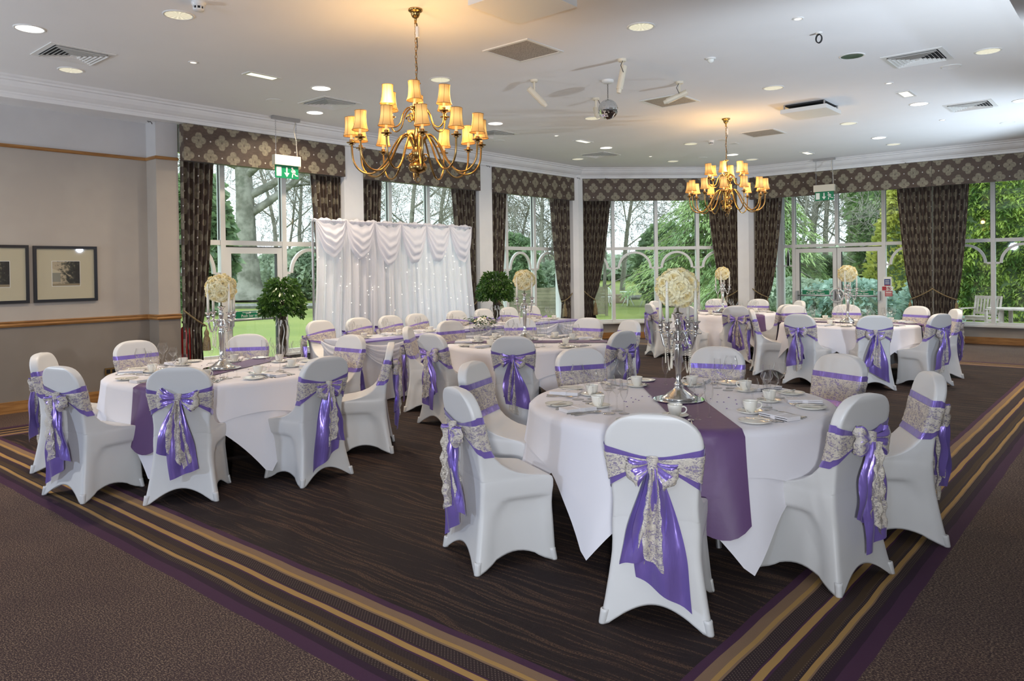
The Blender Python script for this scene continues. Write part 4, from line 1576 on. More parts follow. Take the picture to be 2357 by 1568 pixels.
def petal(b, ang, r, h, w, lean, curl, z0=0.0):
    def fn(u, v):
        a = (u - 0.5) * w
        rr = r * (0.45 + 0.55 * sin(v * PI / 2)) + lean * v * v - (a * a) * 0.10 * r
        z = z0 + h * v * (1 - 0.25 * (2 * (u - 0.5)) ** 2 * v) - curl * max(0, v - 0.7) ** 2 * 4
        rr += curl * max(0, v - 0.62) * 1.5
        return (rr * cos(ang + a), rr * sin(ang + a), z)
    b.grid(fn, 5, 4)


def rose_mesh():
    b = MB()
    rd = random.Random(2)
    for k in range(3):
        petal(b, k * 2.1, 0.008, 0.040, 2.4, 0.002, 0.0, 0.004)
    for k in range(4):
        petal(b, k * 1.57 + 0.4, 0.016, 0.038, 2.0, 0.004, 0.004, 0.002)
    for k in range(5):
        petal(b, k * 1.257 + 0.1, 0.026, 0.034, 1.6, 0.007, 0.010, 0.0)
    for k in range(6):
        petal(b, k * 1.047 + 0.6, 0.034, 0.026, 1.35, 0.012, 0.016, -0.002)
    return b.mesh('rose', 'rose_petal', True)


ROSE = rose_mesh()
b = MB()
b.lathe([(0.001, 0.0), (0.108, 0.0), (0.112, 0.006), (0.100, 0.016), (0.085, 0.022), (0.070, 0.036), (0.040, 0.056), (0.026, 0.072), (0.024, 0.085), (0.030, 0.092),
         (0.022, 0.100), (0.016, 0.11), (0.017, 0.16), (0.023, 0.24), (0.0275, 0.31), (0.025, 0.335), (0.017, 0.35), (0.026, 0.362), (0.028, 0.375), (0.020, 0.388),
         (0.024, 0.40), (0.016, 0.412), (0.013, 0.43), (0.020, 0.46), (0.023, 0.475), (0.015, 0.495), (0.013, 0.51), (0.022, 0.525), (0.036, 0.535), (0.037, 0.541), (0.02, 0.544), (0.006, 0.55), (0.006, 0.58), (0.001, 0.58)], 28)
CSTEM = b.mesh('stem', 'silver', True)


def arm_mesh():
    b = MB()
    pts = []
    for i in range(25):
        t = i / 24
        x = lerp(0.018, 0.125, t)
        z = 0.385 + 0.040 * sin(PI * min(1, t / 0.38)) * (1 if t < 0.38 else 0) - (0.062 * sin(PI * (t - 0.38) / 0.62) if t >= 0.38 else 0) + (0.03 * sstep(0.75, 1, t))
        pts.append((x, 0, z))
    b.tube(pts, [0.009 - 0.003 * sin(PI * i / 24) for i in range(25)], 8)
    b.tube([(0.055 + 0.016 * cos(a), 0, 0.378 + 0.016 * sin(a)) for a in [i * 0.5 for i in range(9)]], 0.004, 6)
    b.lathe([(0.001, 0.408), (0.006, 0.410), (0.034, 0.415), (0.037, 0.420), (0.030, 0.422), (0.012, 0.424), (0.010, 0.438), (0.018, 0.450), (0.014, 0.462), (0.016, 0.478),
             (0.026, 0.486), (0.031, 0.492), (0.029, 0.495), (0.012, 0.495), (0.001, 0.49)], 18, (0.125, 0, 0))
    return b.mesh('arm', 'silver', True)


CARM = arm_mesh()
b = MB()
b.lathe([(0.001, 0.486), (0.0115, 0.486), (0.0110, 0.60), (0.0085, 0.735), (0.004, 0.745), (0.001, 0.746)], 14, (0.125, 0, 0))
CANDLE = b.mesh('candle', 'candle_wax', True)
SPH = MB().sphere((0, 0, 0), 0.0046, 8, 5).mesh('bead', 'pearl', True)


def pearl_strand(a0, a1, sag, r0=0.075, z0=0.372):
    b = MB()
    n = 46
    for i in range(n + 1):
        t = i / n
        p0 = Vector((r0 * cos(a0), r0 * sin(a0), z0))
        p1 = Vector((r0 * cos(a1), r0 * sin(a1), z0))
        p = p0.lerp(p1, t)
        out = 1.0
        p.z -= sag * (1 - (2 * t - 1) ** 2) ** 0.85
        k = 0.052 / max(0.052, sqrt(p.x ** 2 + p.y ** 2)) if False else 1.0
        q = Vector((p.x, p.y, 0))
        if q.length < 0.035:
            q = (q.normalized() if q.length > 1e-4 else Vector((cos(a0 + 0.8), sin(a0 + 0.8), 0))) * 0.035
        b.sphere((q.x, q.y, p.z), 0.0038, 7, 4)
    return b


BALLPTS = []
for i in range(34):
    z = 1 - 2 * (i + 0.5) / 34
    a = i * 2.39996
    BALLPTS.append((sqrt(1 - z * z) * cos(a), sqrt(1 - z * z) * sin(a), z))


def candelabra(loc, label, rot, s=1.0, mirror=False, seed=0):
    t = thing('candelabra', label, 'candelabra', loc, rot, 'silver candelabra centrepieces')
    link('stem', CSTEM, t)
    for k in range(4):
        a = PI / 4 + k * PI / 2
        ar = link('arm', CARM, t, None, (0, 0, a))
        tag(link('candle', CANDLE, t, None, (0.0, 0, a)), 'tall cream candle')
    for k, (a0, da, sg, r0) in enumerate(((2.36, 1.57, 0.19, 0.080), (5.5, 1.57, 0.21, 0.080), (3.93, 0.12, 0.17, 0.088), (5.5, -0.14, 0.20, 0.088), (2.36, 0.12, 0.15, 0.088))):
        pearl_strand(a0, a0 + da, sg, r0).build('pearl_strand', 'pearl', t, True)
    rd = random.Random(seed)
    fl = link('rose_ball', MB().sphere((0, 0, 0), 0.088, 16, 10).mesh('rose_ball', 'posy_leaf', True), t, (0, 0, 0.70))
    tag(fl, 'ball of cream roses')
    for (x, y, z) in BALLPTS:
        if z < -0.9:
            continue
        n = Vector((x, y, z * 0.92))
        q = n.to_track_quat('Z', 'Y').to_euler()
        k = rd.uniform(1.12, 1.32)
        o = link('rose', ROSE, fl, tuple(n * 0.088), q, (k, k, k))
    return t


mirror_me = MB().lathe([(0.001, 0.0), (0.158, 0.0), (0.160, 0.003), (0.158, 0.005), (0.001, 0.005)], 40).mesh('mirror_disc', 'mirror')
for key, c, rz in (('T1', (-2.29, 4.272), 0.05), ('T2', (-6.27, 3.36), 0.15), ('T3', (-5.75, 6.93), 0.0), ('T5', (-3.42, 11.52), 0.1), ('T6', (-6.12, 13.15), 0.3)):
    z = TZ + 0.012
    o = link('mirror_disc', mirror_me, None, (c[0], c[1], z))
    tag(o, 'round mirror disc under the candelabra on %s' % TN[key], 'mirror', 'mirror discs under the candelabra')
    candelabra((c[0], c[1], z + 0.005), 'silver candelabra with cream rose ball on %s' % TN[key], rz + R_(40), seed=len(key) + ord(key[1]))
    rd = random.Random(ord(key[1]))
    b = MB()
    for i in range(26):
        a, r = rd.uniform(0, 2 * PI), rd.uniform(0.17, 0.42)
        b.lathe([(0.001, 0.0), (0.006, 0.0), (0.004, 0.003), (0.001, 0.0035)], 6, (c[0] + r * cos(a), c[1] + r * sin(a), TZ + 0.0035))
    tag(b.build('table_confetti', 'confetti'), 'purple table crystals scattered round the candelabra on %s' % TN[key], 'confetti', 'table crystals', 'stuff')

# ------------------------------------------------------------------ head table, skirt, posy
hx0, hx1, hy0, hy1 = -8.0, -7.30, 5.66, 10.35
t = thing('head_table', 'long head table with skirted front before the white drape', 'table', (-7.65, 7.95, 0))


def hb(b, name, mat, par, smooth=False):
    o = b.build(name, mat, par, smooth)
    o.matrix_parent_inverse = Matrix.Translation((7.65, -7.95, 0))
    return o


hb(MB().box(hx0, hy0, 0.71, hx1, hy1, 0.745), 'tabletop', 'teak_grey', t)
for x in (hx0 + 0.08, hx1 - 0.08):
    for y in (hy0 + 0.15, 7.9, hy1 - 0.15):
        hb(MB().tube([(x, y, 0), (x, y, 0.71)], 0.018, 8), 'leg', 'metal_grey', t)
b = MB()


def drop(u, v):
    """cloth over the board, falling on four sides"""
    per = [(hx0, hy0), (hx1, hy0), (hx1, hy1), (hx0, hy1)]
    L = [hx1 - hx0, hy1 - hy0, hx1 - hx0, hy1 - hy0]
    tot = sum(L)
    s = u * tot
    k = 0
    while k < 3 and s > L[k]:
        s -= L[k]
        k += 1
    p, q = per[k], per[(k + 1) % 4]
    f = s / L[k]
    x, y = lerp(p[0], q[0], f), lerp(p[1], q[1], f)
    nx, ny = [(0, -1), (1, 0), (0, 1), (-1, 0)][k]
    amp = 0.014 * v
    o = 0.008 + amp * (1 + sin(u * 330)) + 0.01 * v
    return (x + nx * o, y + ny * o, 0.752 - v * 0.74)


b.grid(drop, 420, 8, closed=True)
b.box(hx0 - 0.006, hy0 - 0.006, 0.746, hx1 + 0.006, hy1 + 0.006, 0.7535)
o = b.build('head_table_cloth', 'voile', None, True)
tag(o, 'white gathered cloth and skirt on the long head table', 'tablecloth')
b = MB()
for k in range(6):
    y0, y1 = lerp(hy0, hy1, k / 6), lerp(hy0, hy1, (k + 1) / 6)
    for layer, (sag, dep) in enumerate(((0.20, 0.05), (0.27, 0.04))):
        def sw(u, v, y0=y0, y1=y1, sag=sag, dep=dep):
            yy = lerp(y0, y1, u)
            d = sag * (1 - (2 * u - 1) ** 2) * (0.25 + 0.75 * v)
            return (hx1 + 0.045 + dep * sin(PI * u) * (0.4 + 0.6 * sin(v * PI)) + 0.010 * sin(v * 16), yy, 0.742 - 0.03 * v - d)
        b.grid(sw, 16, 10)
for x0, x1 in ((hx0, hx1),):
    def sw2(u, v):
        d = 0.22 * (1 - (2 * u - 1) ** 2) * (0.25 + 0.75 * v)
        return (lerp(x0, x1, u), hy0 - 0.045 - 0.05 * sin(PI * u) * (0.4 + 0.6 * sin(v * PI)) - 0.01 * sin(v * 16), 0.742 - 0.03 * v - d)
    b.grid(sw2, 16, 10)
sw_o = b.build('skirt_swags', 'voile', o, True)
b = MB()
b.box(hx1 - 0.24, hy0 + 0.02, 0.7538, hx1 - 0.02, hy1 - 0.02, 0.7558)
b.box(hx1 - 0.02, hy0 + 0.02, 0.738, hx1 + 0.014, hy1 - 0.02, 0.7558)
tag(b.build('table_runner', 'satin'), 'purple satin runner along the front of the head table', 'table runner')
for i, (x, y) in enumerate(HX):
    fr = ((hx0 + 0.01, lerp(5.99, 10.03, i / 7)), 0.0, 0.7545)
    setting(fr, HN[i].split(',')[0] + ' seat', 'the head table', rnd, False)
# posy
pt = thing('flower_posy', 'low posy of white, cream and lilac flowers on the head table', 'flowers', (-7.45, 8.0, 0.757))
rd = random.Random(8)
b = MB()
for i in range(150):
    a, el = rd.uniform(0, 2 * PI), rd.uniform(-0.15, 0.7)
    r = rd.uniform(0.12, 0.27)
    c = Vector((r * cos(a) * 0.8, r * sin(a) * 1.25, 0.05 + r * 0.6 * max(0, el) + rd.uniform(-0.03, 0.05)))
    d = Vector((cos(a), sin(a), rd.uniform(-0.7, 0.4))).normalized() * rd.uniform(0.05, 0.10)
    sd = d.cross(Vector((0, 0, 1))).normalized() * 0.016
    b.add([tuple(c - d * 0.5), tuple(c + sd), tuple(c + d * 0.6), tuple(c - sd)], [(0, 1, 2, 3)])
lf = b.build('greenery', 'posy_leaf', pt)
lf['kind'] = 'stuff'
MB().lathe([(0.001, 0), (0.07, 0), (0.08, 0.04), (0.001, 0.05)], 16).build('dish', 'china', pt, True)
for i in range(34):
    a, r = rd.uniform(0, 2 * PI), sqrt(rd.uniform(0, 1)) * 0.17
    z = 0.13 - r * r * 2.2 + rd.uniform(-0.01, 0.02)
    mt = ('petal_white', 'petal_lilac', 'petal_cream')[i % 3]
    me = ROSE.copy() if False else None
    k = rd.uniform(0.5, 0.85)
    b = MB()
    for q in range(3):
        petal(b, q * 2.1, 0.010 * k, 0.03 * k, 2.2, 0.002, 0)
    for q in range(5):
        petal(b, q * 1.257, 0.026 * k, 0.026 * k, 1.5, 0.012, 0.012)
    n = Vector((r * cos(a) * 0.8, r * sin(a) * 1.2, 0.12)).normalized()
    o = b.build('blossom', mt, pt, True, (r * cos(a) * 0.85, r * sin(a) * 1.2, z))
    o.rotation_euler = n.to_track_quat('Z', 'Y').to_euler()

# ------------------------------------------------------------------ white drape backdrop
by0, by1, bx, bz = 6.47, 9.72, -9.36, 2.36
t = thing('wedding_backdrop', 'tall white voile drape with swags and tiny lights behind the head table', 'backdrop', (bx, (by0 + by1) / 2, 0))
inv = Matrix.Translation((-bx, -(by0 + by1) / 2, 0))


def bb(b, name, mat, smooth=True, par=None):
    o = b.build(name, mat, par or t, smooth)
    if par is None:
        o.matrix_parent_inverse = inv
    return o


for y in (by0, by1):
    q = MB().tube([(bx - 0.03, y, 0), (bx - 0.03, y, bz)], 0.018, 8)
    q.box(bx - 0.25, y - 0.2, 0, bx + 0.19, y + 0.2, 0.012)
    bb(q, 'upright', 'metal_grey', False)
bb(MB().tube([(bx - 0.03, by0, bz), (bx - 0.03, by1, bz)], 0.016, 8), 'crossbar', 'metal_grey')
rd = random.Random(3)
phs = [rd.uniform(0, 6) for _ in range(6)]


def drape(u, v):
    e = lerp(0.0, 0.12, sstep(0.2, 1, v)) * (2 * u - 1)
    y = lerp(by0, by1, u) + e
    s = u * 34
    o = 0.035 * sin(2 * PI * s * 0.62 + phs[0] + 1.4 * sin(u * 9)) + 0.018 * sin(2 * PI * s * 1.37 + phs[1]) + 0.012 * sin(2 * PI * s * 2.3 + phs[2] + v)
    o *= 0.55 + 0.6 * v
    return (bx + o + 0.02 + 0.05 * v, y + 0.01 * sin(s * 5), lerp(bz, 0.02, v))


q = MB()
q.grid(drape, 420, 14)
bb(q, 'drape_panel', 'voile')
ns = 6
for k in range(ns):
    y0, y1 = lerp(by0 - 0.02, by1 + 0.02, k / ns), lerp(by0 - 0.02, by1 + 0.02, (k + 1) / ns)
    kd = rd.uniform(0.9, 1.1)
    sk = rd.uniform(-0.12, 0.12)

    def sw(u, v):
        """tall teardrop swag hanging off the crossbar"""
        sag = (0.075 + 0.535 * v ** 0.9) * kd
        w = 1 - (2 * u - 1) ** 2
        prof = w ** (0.62 + 0.5 * (1 - v))
        yy = lerp(y0, y1, u) + sk * sag * w * 0.35
        tuck = 0.03 * sin(v * 26 + phs[k % 6]) * (0.35 + 0.65 * w) * (0.4 + 0.6 * v)
        return (bx + 0.075 + 0.075 * w * sin(PI * (0.15 + 0.8 * v)) + tuck * 0.7, yy, bz + 0.015 - sag * prof + 0.012 * sin(u * 21 + k))
    q = MB()
    q.grid(sw, 26, 22)
    bb(q, 'swag', 'voile')
q = MB()
q.grid(lambda u, v: (bx + 0.02 + 0.05 * cos(2 * PI * v) + 0.006 * sin(u * 400), lerp(by0 - 0.02, by1 + 0.02, u), bz + 0.012 + (0.028 + 0.014 * sin(u * 70 + phs[3]) + 0.009 * sin(u * 190)) * sin(2 * PI * v)), 320, 8)
bb(q, 'gathered_heading', 'voile')
q = MB()
for i in range(120):
    u, v = rd.random(), rd.uniform(0.18, 0.97)
    p = drape(u, v)
    q.sphere((p[0] + 0.012, p[1], p[2]), 0.0055, 6, 4)
lt = bb(q, 'fairy_lights', 'fairy_light')
lt['kind'] = 'stuff'

# ------------------------------------------------------------------ potted trees


def ficus(loc, label, zc, rw, rh, seed, bow=True, lean=0.0):
    t = thing('potted_tree', label, 'potted tree', loc, 0)
    rd = random.Random(seed)
    MB().lathe([(0.001, 0), (0.13, 0), (0.16, 0.02), (0.175, 0.26), (0.19, 0.28), (0.18, 0.30), (0.16, 0.29), (0.15, 0.26), (0.001, 0.25)], 24).build('pot', 'dark_void', t, True)
    b = MB()
    for k in range(3):
        b.tube([(0.03 * cos(k * 2.1 + z * 9), 0.03 * sin(k * 2.1 + z * 9), 0.25 + (zc - 0.25) * z) for z in [i / 12 for i in range(13)]], 0.022, 7)
    b.build('trunk', 'ficus_bark', t, True)
    b = MB()
    for i in range(26):
        a, e = rd.uniform(0, 2 * PI), rd.uniform(-0.2, 1)
        q = Vector((rw * 0.8 * cos(a), rw * 0.8 * sin(a), rh * 0.8 * e))
        b.tube([(0, 0, zc - 0.1), tuple(Vector((0, 0, zc)) + q * 0.5), tuple(Vector((0, 0, zc - 0.03)) + q)], [0.008, 0.005, 0.002], 5)
    b.build('branches', 'ficus_bark', t)
    b = MB()
    for i in range(2300):
        a = rd.uniform(0, 2 * PI)
        e = rd.uniform(-0.55, 1.0)
        rr = rd.uniform(0.55, 1.0) ** 0.6
        ce = sqrt(max(0, 1 - e * e * 0.92))
        c = Vector((rw * rr * ce * cos(a), rw * rr * ce * sin(a), rh * rr * e - 0.30 * rh * (rr * ce) ** 3))
        c.z += zc
        out = Vector((cos(a), sin(a), 0))
        d = (out * rd.uniform(0.2, 0.8) + Vector((rd.uniform(-.4, .4), rd.uniform(-.4, .4), rd.uniform(-1.2, -0.1) if e < 0.75 else rd.uniform(-0.5, 0.6)))).normalized()
        L = rd.uniform(0.055, 0.085)
        sd = d.cross(Vector((rd.uniform(-1, 1), rd.uniform(-1, 1), rd.uniform(-1, 1)))).normalized()
        w = L * 0.24
        up = d.cross(sd) * 0.006
        b.add([tuple(c), tuple(c + d * L * 0.35 + sd * w + up), tuple(c + d * L * 0.7 + sd * w * 0.75), tuple(c + d * L), tuple(c + d * L * 0.7 - sd * w * 0.75), tuple(c + d * L * 0.35 - sd * w + up)],
              [(0, 1, 2, 3), (0, 3, 4, 5)])
    fo = b.build('foliage', 'ficus_leaf', t)
    fo['kind'] = 'stuff'
    if bow:
        b = MB()
        for k in range(7):
            a = k * 0.9
            b.grid(lambda u, v: ((0.03 + 0.07 * v) * cos(a) + 0.02 * (u - 0.5) * sin(a), (0.03 + 0.07 * v) * sin(a) - 0.02 * (u - 0.5) * cos(a), 0.90 + 0.05 * sin(PI * v) * (1 if k % 2 else 1.4) - 0.03 * v), 3, 6)
        for sx in (-1, 1):
            b.grid(lambda u, v: (0.05 + 0.012 * sin(v * 9) + 0.02 * u, sx * 0.04 + 0.02 * sin(v * 5), 0.90 - 0.42 * v), 2, 8)
        tag(b.build('ribbon_bow', 'petal_white', t, True), 'white ribbon bow')
    return t


ficus((-9.2, 5.83, 0), 'round-headed potted tree with white ribbon left of the white drape', 1.23, 0.30, 0.30, 4)
ficus((-9.2, 10.25, 0), 'round-headed potted tree between the white drape and the narrow window', 1.27, 0.33, 0.30, 9)

# ------------------------------------------------------------------ pictures, socket, extinguisher


def picture(y0, y1, z0, z1, py0, py1, pz0, pz1, pm, label):
    cx, cy, cz = -10.185, (y0 + y1) / 2, (z0 + z1) / 2
    t = thing('framed_picture', label, 'picture', (cx, cy, cz), 0, 'framed photographs on the left wall')
    w, h, f = (y1 - y0) / 2, (z1 - z0) / 2, 0.034
    b = MB()
    b.box(-0.012, -w, -h, 0.022, w, -h + f).box(-0.012, -w, h - f, 0.022, w, h).box(-0.012, -w, -h + f, 0.022, -w + f, h - f).box(-0.012, w - f, -h + f, 0.022, w, h - f)
    b.build('frame', 'black_paint', t)
    MB().box(-0.010, -w + f * 0.9, -h + f * 0.9, 0.004, w - f * 0.9, h - f * 0.9).build('mount', 'mount_card', t)
    b = MB()
    a0, a1, c0, c1 = py0 - cy, py1 - cy, pz0 - cz, pz1 - cz
    b.box(0.0042, a0 - 0.006, c0 - 0.006, 0.0046, a1 + 0.006, c1 + 0.006)
    b.build('mount_bevel', 'white_paint', t)
    ph = MB().box(0.0048, a0, c0, 0.0056, a1, c1).build('photograph', pm, t)
    # the little building in the photograph, printed flat
    b = MB()
    b.add([(0.0060, a0, c0 + 0.05), (0.0060, a0 + 0.09, c0 + 0.05), (0.0060, a0 + 0.09, c0 + 0.16), (0.0060, a0, c0 + 0.16)], [(0, 1, 2, 3)])
    b.build('printed_wall', 'bark_grey', ph)
    b = MB()
    b.add([(0.0062, a0, c0 + 0.16), (0.0062, a0 + 0.11, c0 + 0.16), (0.0062, a0 + 0.0, c0 + 0.215)], [(0, 1, 2)])
    b.build('printed_roof', 'mount_card', ph)
    MB().box(0.010, -w + f * 0.95, -h + f * 0.95, 0.0115, w - f * 0.95, h - f * 0.95).build('picture_glass', 'picture_glass', t)
    return t


picture(3.09, 3.80, 1.287, 1.969, 3.293, 3.60, 1.482, 1.782, 'photo_print_a', 'black framed old photograph of a pavilion, nearest the pillar')
picture(2.33, 3.043, 1.287, 1.975, 2.53, 2.845, 1.482, 1.782, 'photo_print_b', 'black framed old photograph cut off by the picture edge')
t = thing('wall_socket', 'brass double socket on the beige wall behind the left table', 'socket', (-10.19, 3.95, 0.37), 0)
MB().box(-0.01, -0.075, -0.045, 0.004, 0.075, 0.045).build('plate', 'brass', t)
for y in (-0.035, 0.035):
    MB().box(0.003, y - 0.022, -0.026, 0.008, y + 0.022, 0.026).build('outlet', 'black_paint', t)
t = thing('fire_extinguisher', 'red fire extinguisher half hidden by the curtain beside the beige pillar', 'fire extinguisher', (-9.98, 4.84, 0.42), 0)
MB().lathe([(0.001, 0), (0.07, 0), (0.078, 0.02), (0.078, 0.40), (0.06, 0.46), (0.025, 0.49), (0.025, 0.52), (0.001, 0.52)], 18).build('cylinder', 'red_paint', t, True)
MB().box(-0.02, -0.05, 0.52, 0.02, 0.06, 0.55).build('valve_handle', 'black_paint', t)
b = MB()
b.tube([(0, 0.04, 0.53), (0.05, 0.08, 0.48), (0.075, 0.085, 0.3), (0.08, 0.07, 0.12)], 0.011, 6)
b.build('hose', 'black_paint', t, True)
MB().box(-0.10, -0.03, 0.2, -0.078, 0.03, 0.45).build('bracket', 'metal_grey', t)

# ------------------------------------------------------------------ ceiling fittings


def downlight(x, y, kind, label, r=0.112):
    t = thing('downlight', label, 'ceiling light', (x, y, CZ), 0, {'on': 'lit round downlights', 'soft': 'dim round downlights', 'dark': 'dark round downlights', 'spot': 'small round spotlights'}[kind])
    MB().lathe([(r + 0.014, 0.0), (r + 0.014, -0.004), (r + 0.006, -0.008), (r - 0.004, -0.007), (r - 0.006, 0.0)], 36).build('trim_ring', 'plastic_white', t, True)
    mt = {'on': 'lamp_on', 'soft': 'lamp_soft', 'dark': 'lamp_dark', 'spot': 'lamp_spot'}[kind]
    MB().lathe([(0.001, -0.003), (r * 0.5, -0.0035), (r - 0.005, -0.005)], 36).build('lens', mt, t, True)
    if kind == 'on':
        l = bpy.data.lights.new('downlight_lamp', 'AREA')
        l.shape, l.size, l.energy, l.color, l.spread = 'DISK', 0.2, 36.0, (1.0, 0.81, 0.60), R_(150)
        lo = link('downlight_lamp', l, t, (0, 0, -0.02))
    return t



CEIL = {
    'on': [(-7.67, 2.34, 'left of the nearest left-hand vent'), (-7.65, 5.43, 'just above the second left-hand vent'), (-8.88, 6.19, 'just below the second left-hand vent'),
           (-7.61, 8.54, 'right of the near chandelier arms'), (-7.69, 11.69, 'above the farthest left-hand vent'), (-2.49, 11.66, 'left of the farther right-hand vent'),
           (-3.68, 14.25, 'farthest one right of the far chandelier'), (-1.38, 12.44, 'cut by the right edge of the picture'), (-6.38, 14.23, 'beside the foot of the far chandelier chain')],
    'soft': [(-6.36, 3.07, 'beside the nearest smoke detector'), (-8.9, 3.1, 'below the nearest left-hand vent'), (-6.32, 6.14, 'right of the near chandelier top'),
             (-3.6, 6.08, 'at the top right of the nearest grille'), (-6.32, 9.26, 'behind the mirror ball'), (-8.89, 12.47, 'below the farthest left-hand vent'),
             (-3.62, 9.29, 'left of the hanging square panel'), (-3.66, 12.46, 'right of the hanging square panel'), (-6.36, 12.43, 'left of the far smoke detector'),
             (-3.68, 15.22, 'near the cornice, behind the last lit downlight'), (-1.33, 9.29, 'right of the nearer right-hand vent'), (-6.38, 15.17, 'right of the far chandelier shades'),
             (-7.67, 14.18, 'left of the far chandelier shades'), (-8.45, 9.15, 'behind the right shades of the near chandelier')],
    'dark': [(-2.45, 8.48, 'left of the nearer right-hand vent')],
    'spot': [(-7.67, 3.85, 'between the nearest vent and the slim light'), (-2.44, 6.86, 'near the ceiling hook'), (-2.48, 10.06, 'above the right-hand slim light'),
             (-2.5, 13.22, 'right of the hanging panel, near the cornice'), (-7.58, 10.03, 'left of the far slim light'), (-7.66, 13.24, 'right of the farthest left-hand vent')]}
DN = {'on': 'brightly lit round downlight', 'soft': 'dim round downlight with a ribbed lens', 'dark': 'dark mirror-lined round downlight', 'spot': 'small warm round spotlight'}
for kind, L in CEIL.items():
    for x, y, w in L:
        downlight(x, y, kind, DN[kind] + ' ' + w, 0.115 if kind != 'spot' else 0.036)


def square_ring(b, h0, h1, z0, z1, th=0.004):
    """tapering square louvre between half sizes h0 (at z0) and h1 (at z1)"""
    o = len(b.v)
    for h, z in ((h0, z0), (h1, z1), (h1 - th, z1), (h0 - th, z0)):
        b.v += [(-h, -h, z), (h, -h, z), (h, h, z), (-h, h, z)]
    for r in range(4):
        r2 = (r + 1) % 4
        for k in range(4):
            b.f.append((o + r * 4 + k, o + r * 4 + (k + 1) % 4, o + r2 * 4 + (k + 1) % 4, o + r2 * 4 + k))
            b.mi.append(0)


for x, y, w in ((-8.25, 2.9, 'nearest one on the left'), (-8.24, 5.98, 'second on the left, beside the near chandelier'), (-8.21, 9.17, 'right of the near chandelier shades'),
                (-8.25, 12.31, 'farthest on the left, over the window'), (-1.95, 9.05, 'nearer one on the right'), (-1.98, 12.31, 'farther one on the right')):
    t = thing('ceiling_vent', 'white square louvred ceiling vent, ' + w, 'vent', (x, y, CZ), 0, 'square ceiling vents')
    b = MB()
    b.box(-0.245, -0.245, -0.0015, 0.245, 0.245, -0.0005)
    b.build('backing', 'dark_void', t)
    b = MB()
    for a0, a1, c0, c1 in ((-0.295, 0.295, -0.295, -0.245), (-0.295, 0.295, 0.245, 0.295), (-0.295, -0.245, -0.245, 0.245), (0.245, 0.295, -0.245, 0.245)):
        b.box(a0, c0, -0.008, a1, c1, -0.0005)
    b.build('frame', 'plastic_white', t)
    for k in range(6):
        b = MB()
        h = 0.243 - k * 0.037
        square_ring(b, h - 0.020, h, -0.002, -0.026)
        b.build('louvre', 'plastic_white', t)
    MB().box(-0.022, -0.022, -0.024, 0.022, 0.022, -0.018).build('centre_plate', 'plastic_white', t)
for x, y, w in ((-4.88, 5.92, 'nearest, right of the near chandelier'), (-4.92, 9.03, 'middle one, right of the mirror ball'), (-4.98, 12.3, 'farthest, beside the far chandelier')):
    t = thing('ceiling_grille', 'square perforated ceiling grille, ' + w, 'vent', (x, y, CZ), 0, 'perforated return grilles')
    b = MB()
    for a0, a1, c0, c1 in ((-0.295, 0.295, -0.295, -0.262), (-0.295, 0.295, 0.262, 0.295), (-0.295, -0.262, -0.262, 0.262), (0.262, 0.295, -0.262, 0.262)):
        b.box(a0, c0, -0.010, a1, c1, -0.0005)
    b.build('frame', 'plastic_white', t)
    MB().box(-0.263, -0.263, -0.005, 0.263, 0.263, -0.001).build('perforated_sheet', 'grille_mesh', t)
for x, y, w in ((-3.64, 10.69, 'beside the far chandelier'), (-3.84, 4.66, 'cut off by the top edge of the picture')):
    t = thing('ceiling_panel', 'white square panel hung below the ceiling, ' + w, 'ceiling panel', (x, y, CZ), 0, 'hung square panels')
    MB().box(-0.31, -0.31, -0.12, 0.31, 0.31, -0.065).build('panel', 'plastic_white', t)
    MB().box(-0.26, -0.26, -0.02, 0.26, 0.26, -0.0005).build('recess', 'dark_void', t)
    for sx in (-1, 1):
        for sy in (-1, 1):
            MB().tube([(sx * 0.27, sy * 0.27, -0.066), (sx * 0.27, sy * 0.27, -0.0005)], 0.012, 8).build('standoff', 'metal_grey', t)
for x, y, w in ((-7.64, 4.63, 'right of the nearest left-hand vent'), (-2.47, 10.85, 'between the right-hand vents'), (-7.58, 10.8, 'right of the near chandelier'), (-5.22, 15.11, 'by the cornice over the double doors')):
    t = thing('slim_ceiling_light', 'slim rectangular lit ceiling light, ' + w, 'ceiling light', (x, y, CZ), 0, 'slim rectangular lights')
    b = MB()
    for a0, a1, c0, c1 in ((-0.085, 0.085, -0.20, -0.165), (-0.085, 0.085, 0.165, 0.20), (-0.085, -0.055, -0.165, 0.165), (0.055, 0.085, -0.165, 0.165)):
        b.box(a0, c0, -0.010, a1, c1, -0.0005)
    b.build('frame', 'plastic_white', t)
    MB().box(-0.056, -0.166, -0.006, 0.056, 0.166, -0.001).build('lens', 'tube_lamp', t)
for x, y, w in ((-8.62, 5.4, 'left of the second left-hand vent'), (-1.75, 9.72, 'below the nearer right-hand vent'), (-1.78, 14.22, 'at the right near the cornice'), (-8.59, 9.72, 'right of the near chandelier'),
                (-7.01, 14.17, 'left of the far chandelier')):
    t = thing('ceiling_speaker', 'flat round white ceiling speaker, ' + w, 'speaker', (x, y, CZ), 0, 'round ceiling speakers')
    MB().lathe([(0.105, 0.0), (0.105, -0.004), (0.092, -0.008), (0.088, -0.006)], 32).build('rim', 'plastic_white', t, True)
    MB().lathe([(0.089, -0.006), (0.001, -0.005)], 32).build('grille', 'ceiling_white', t)
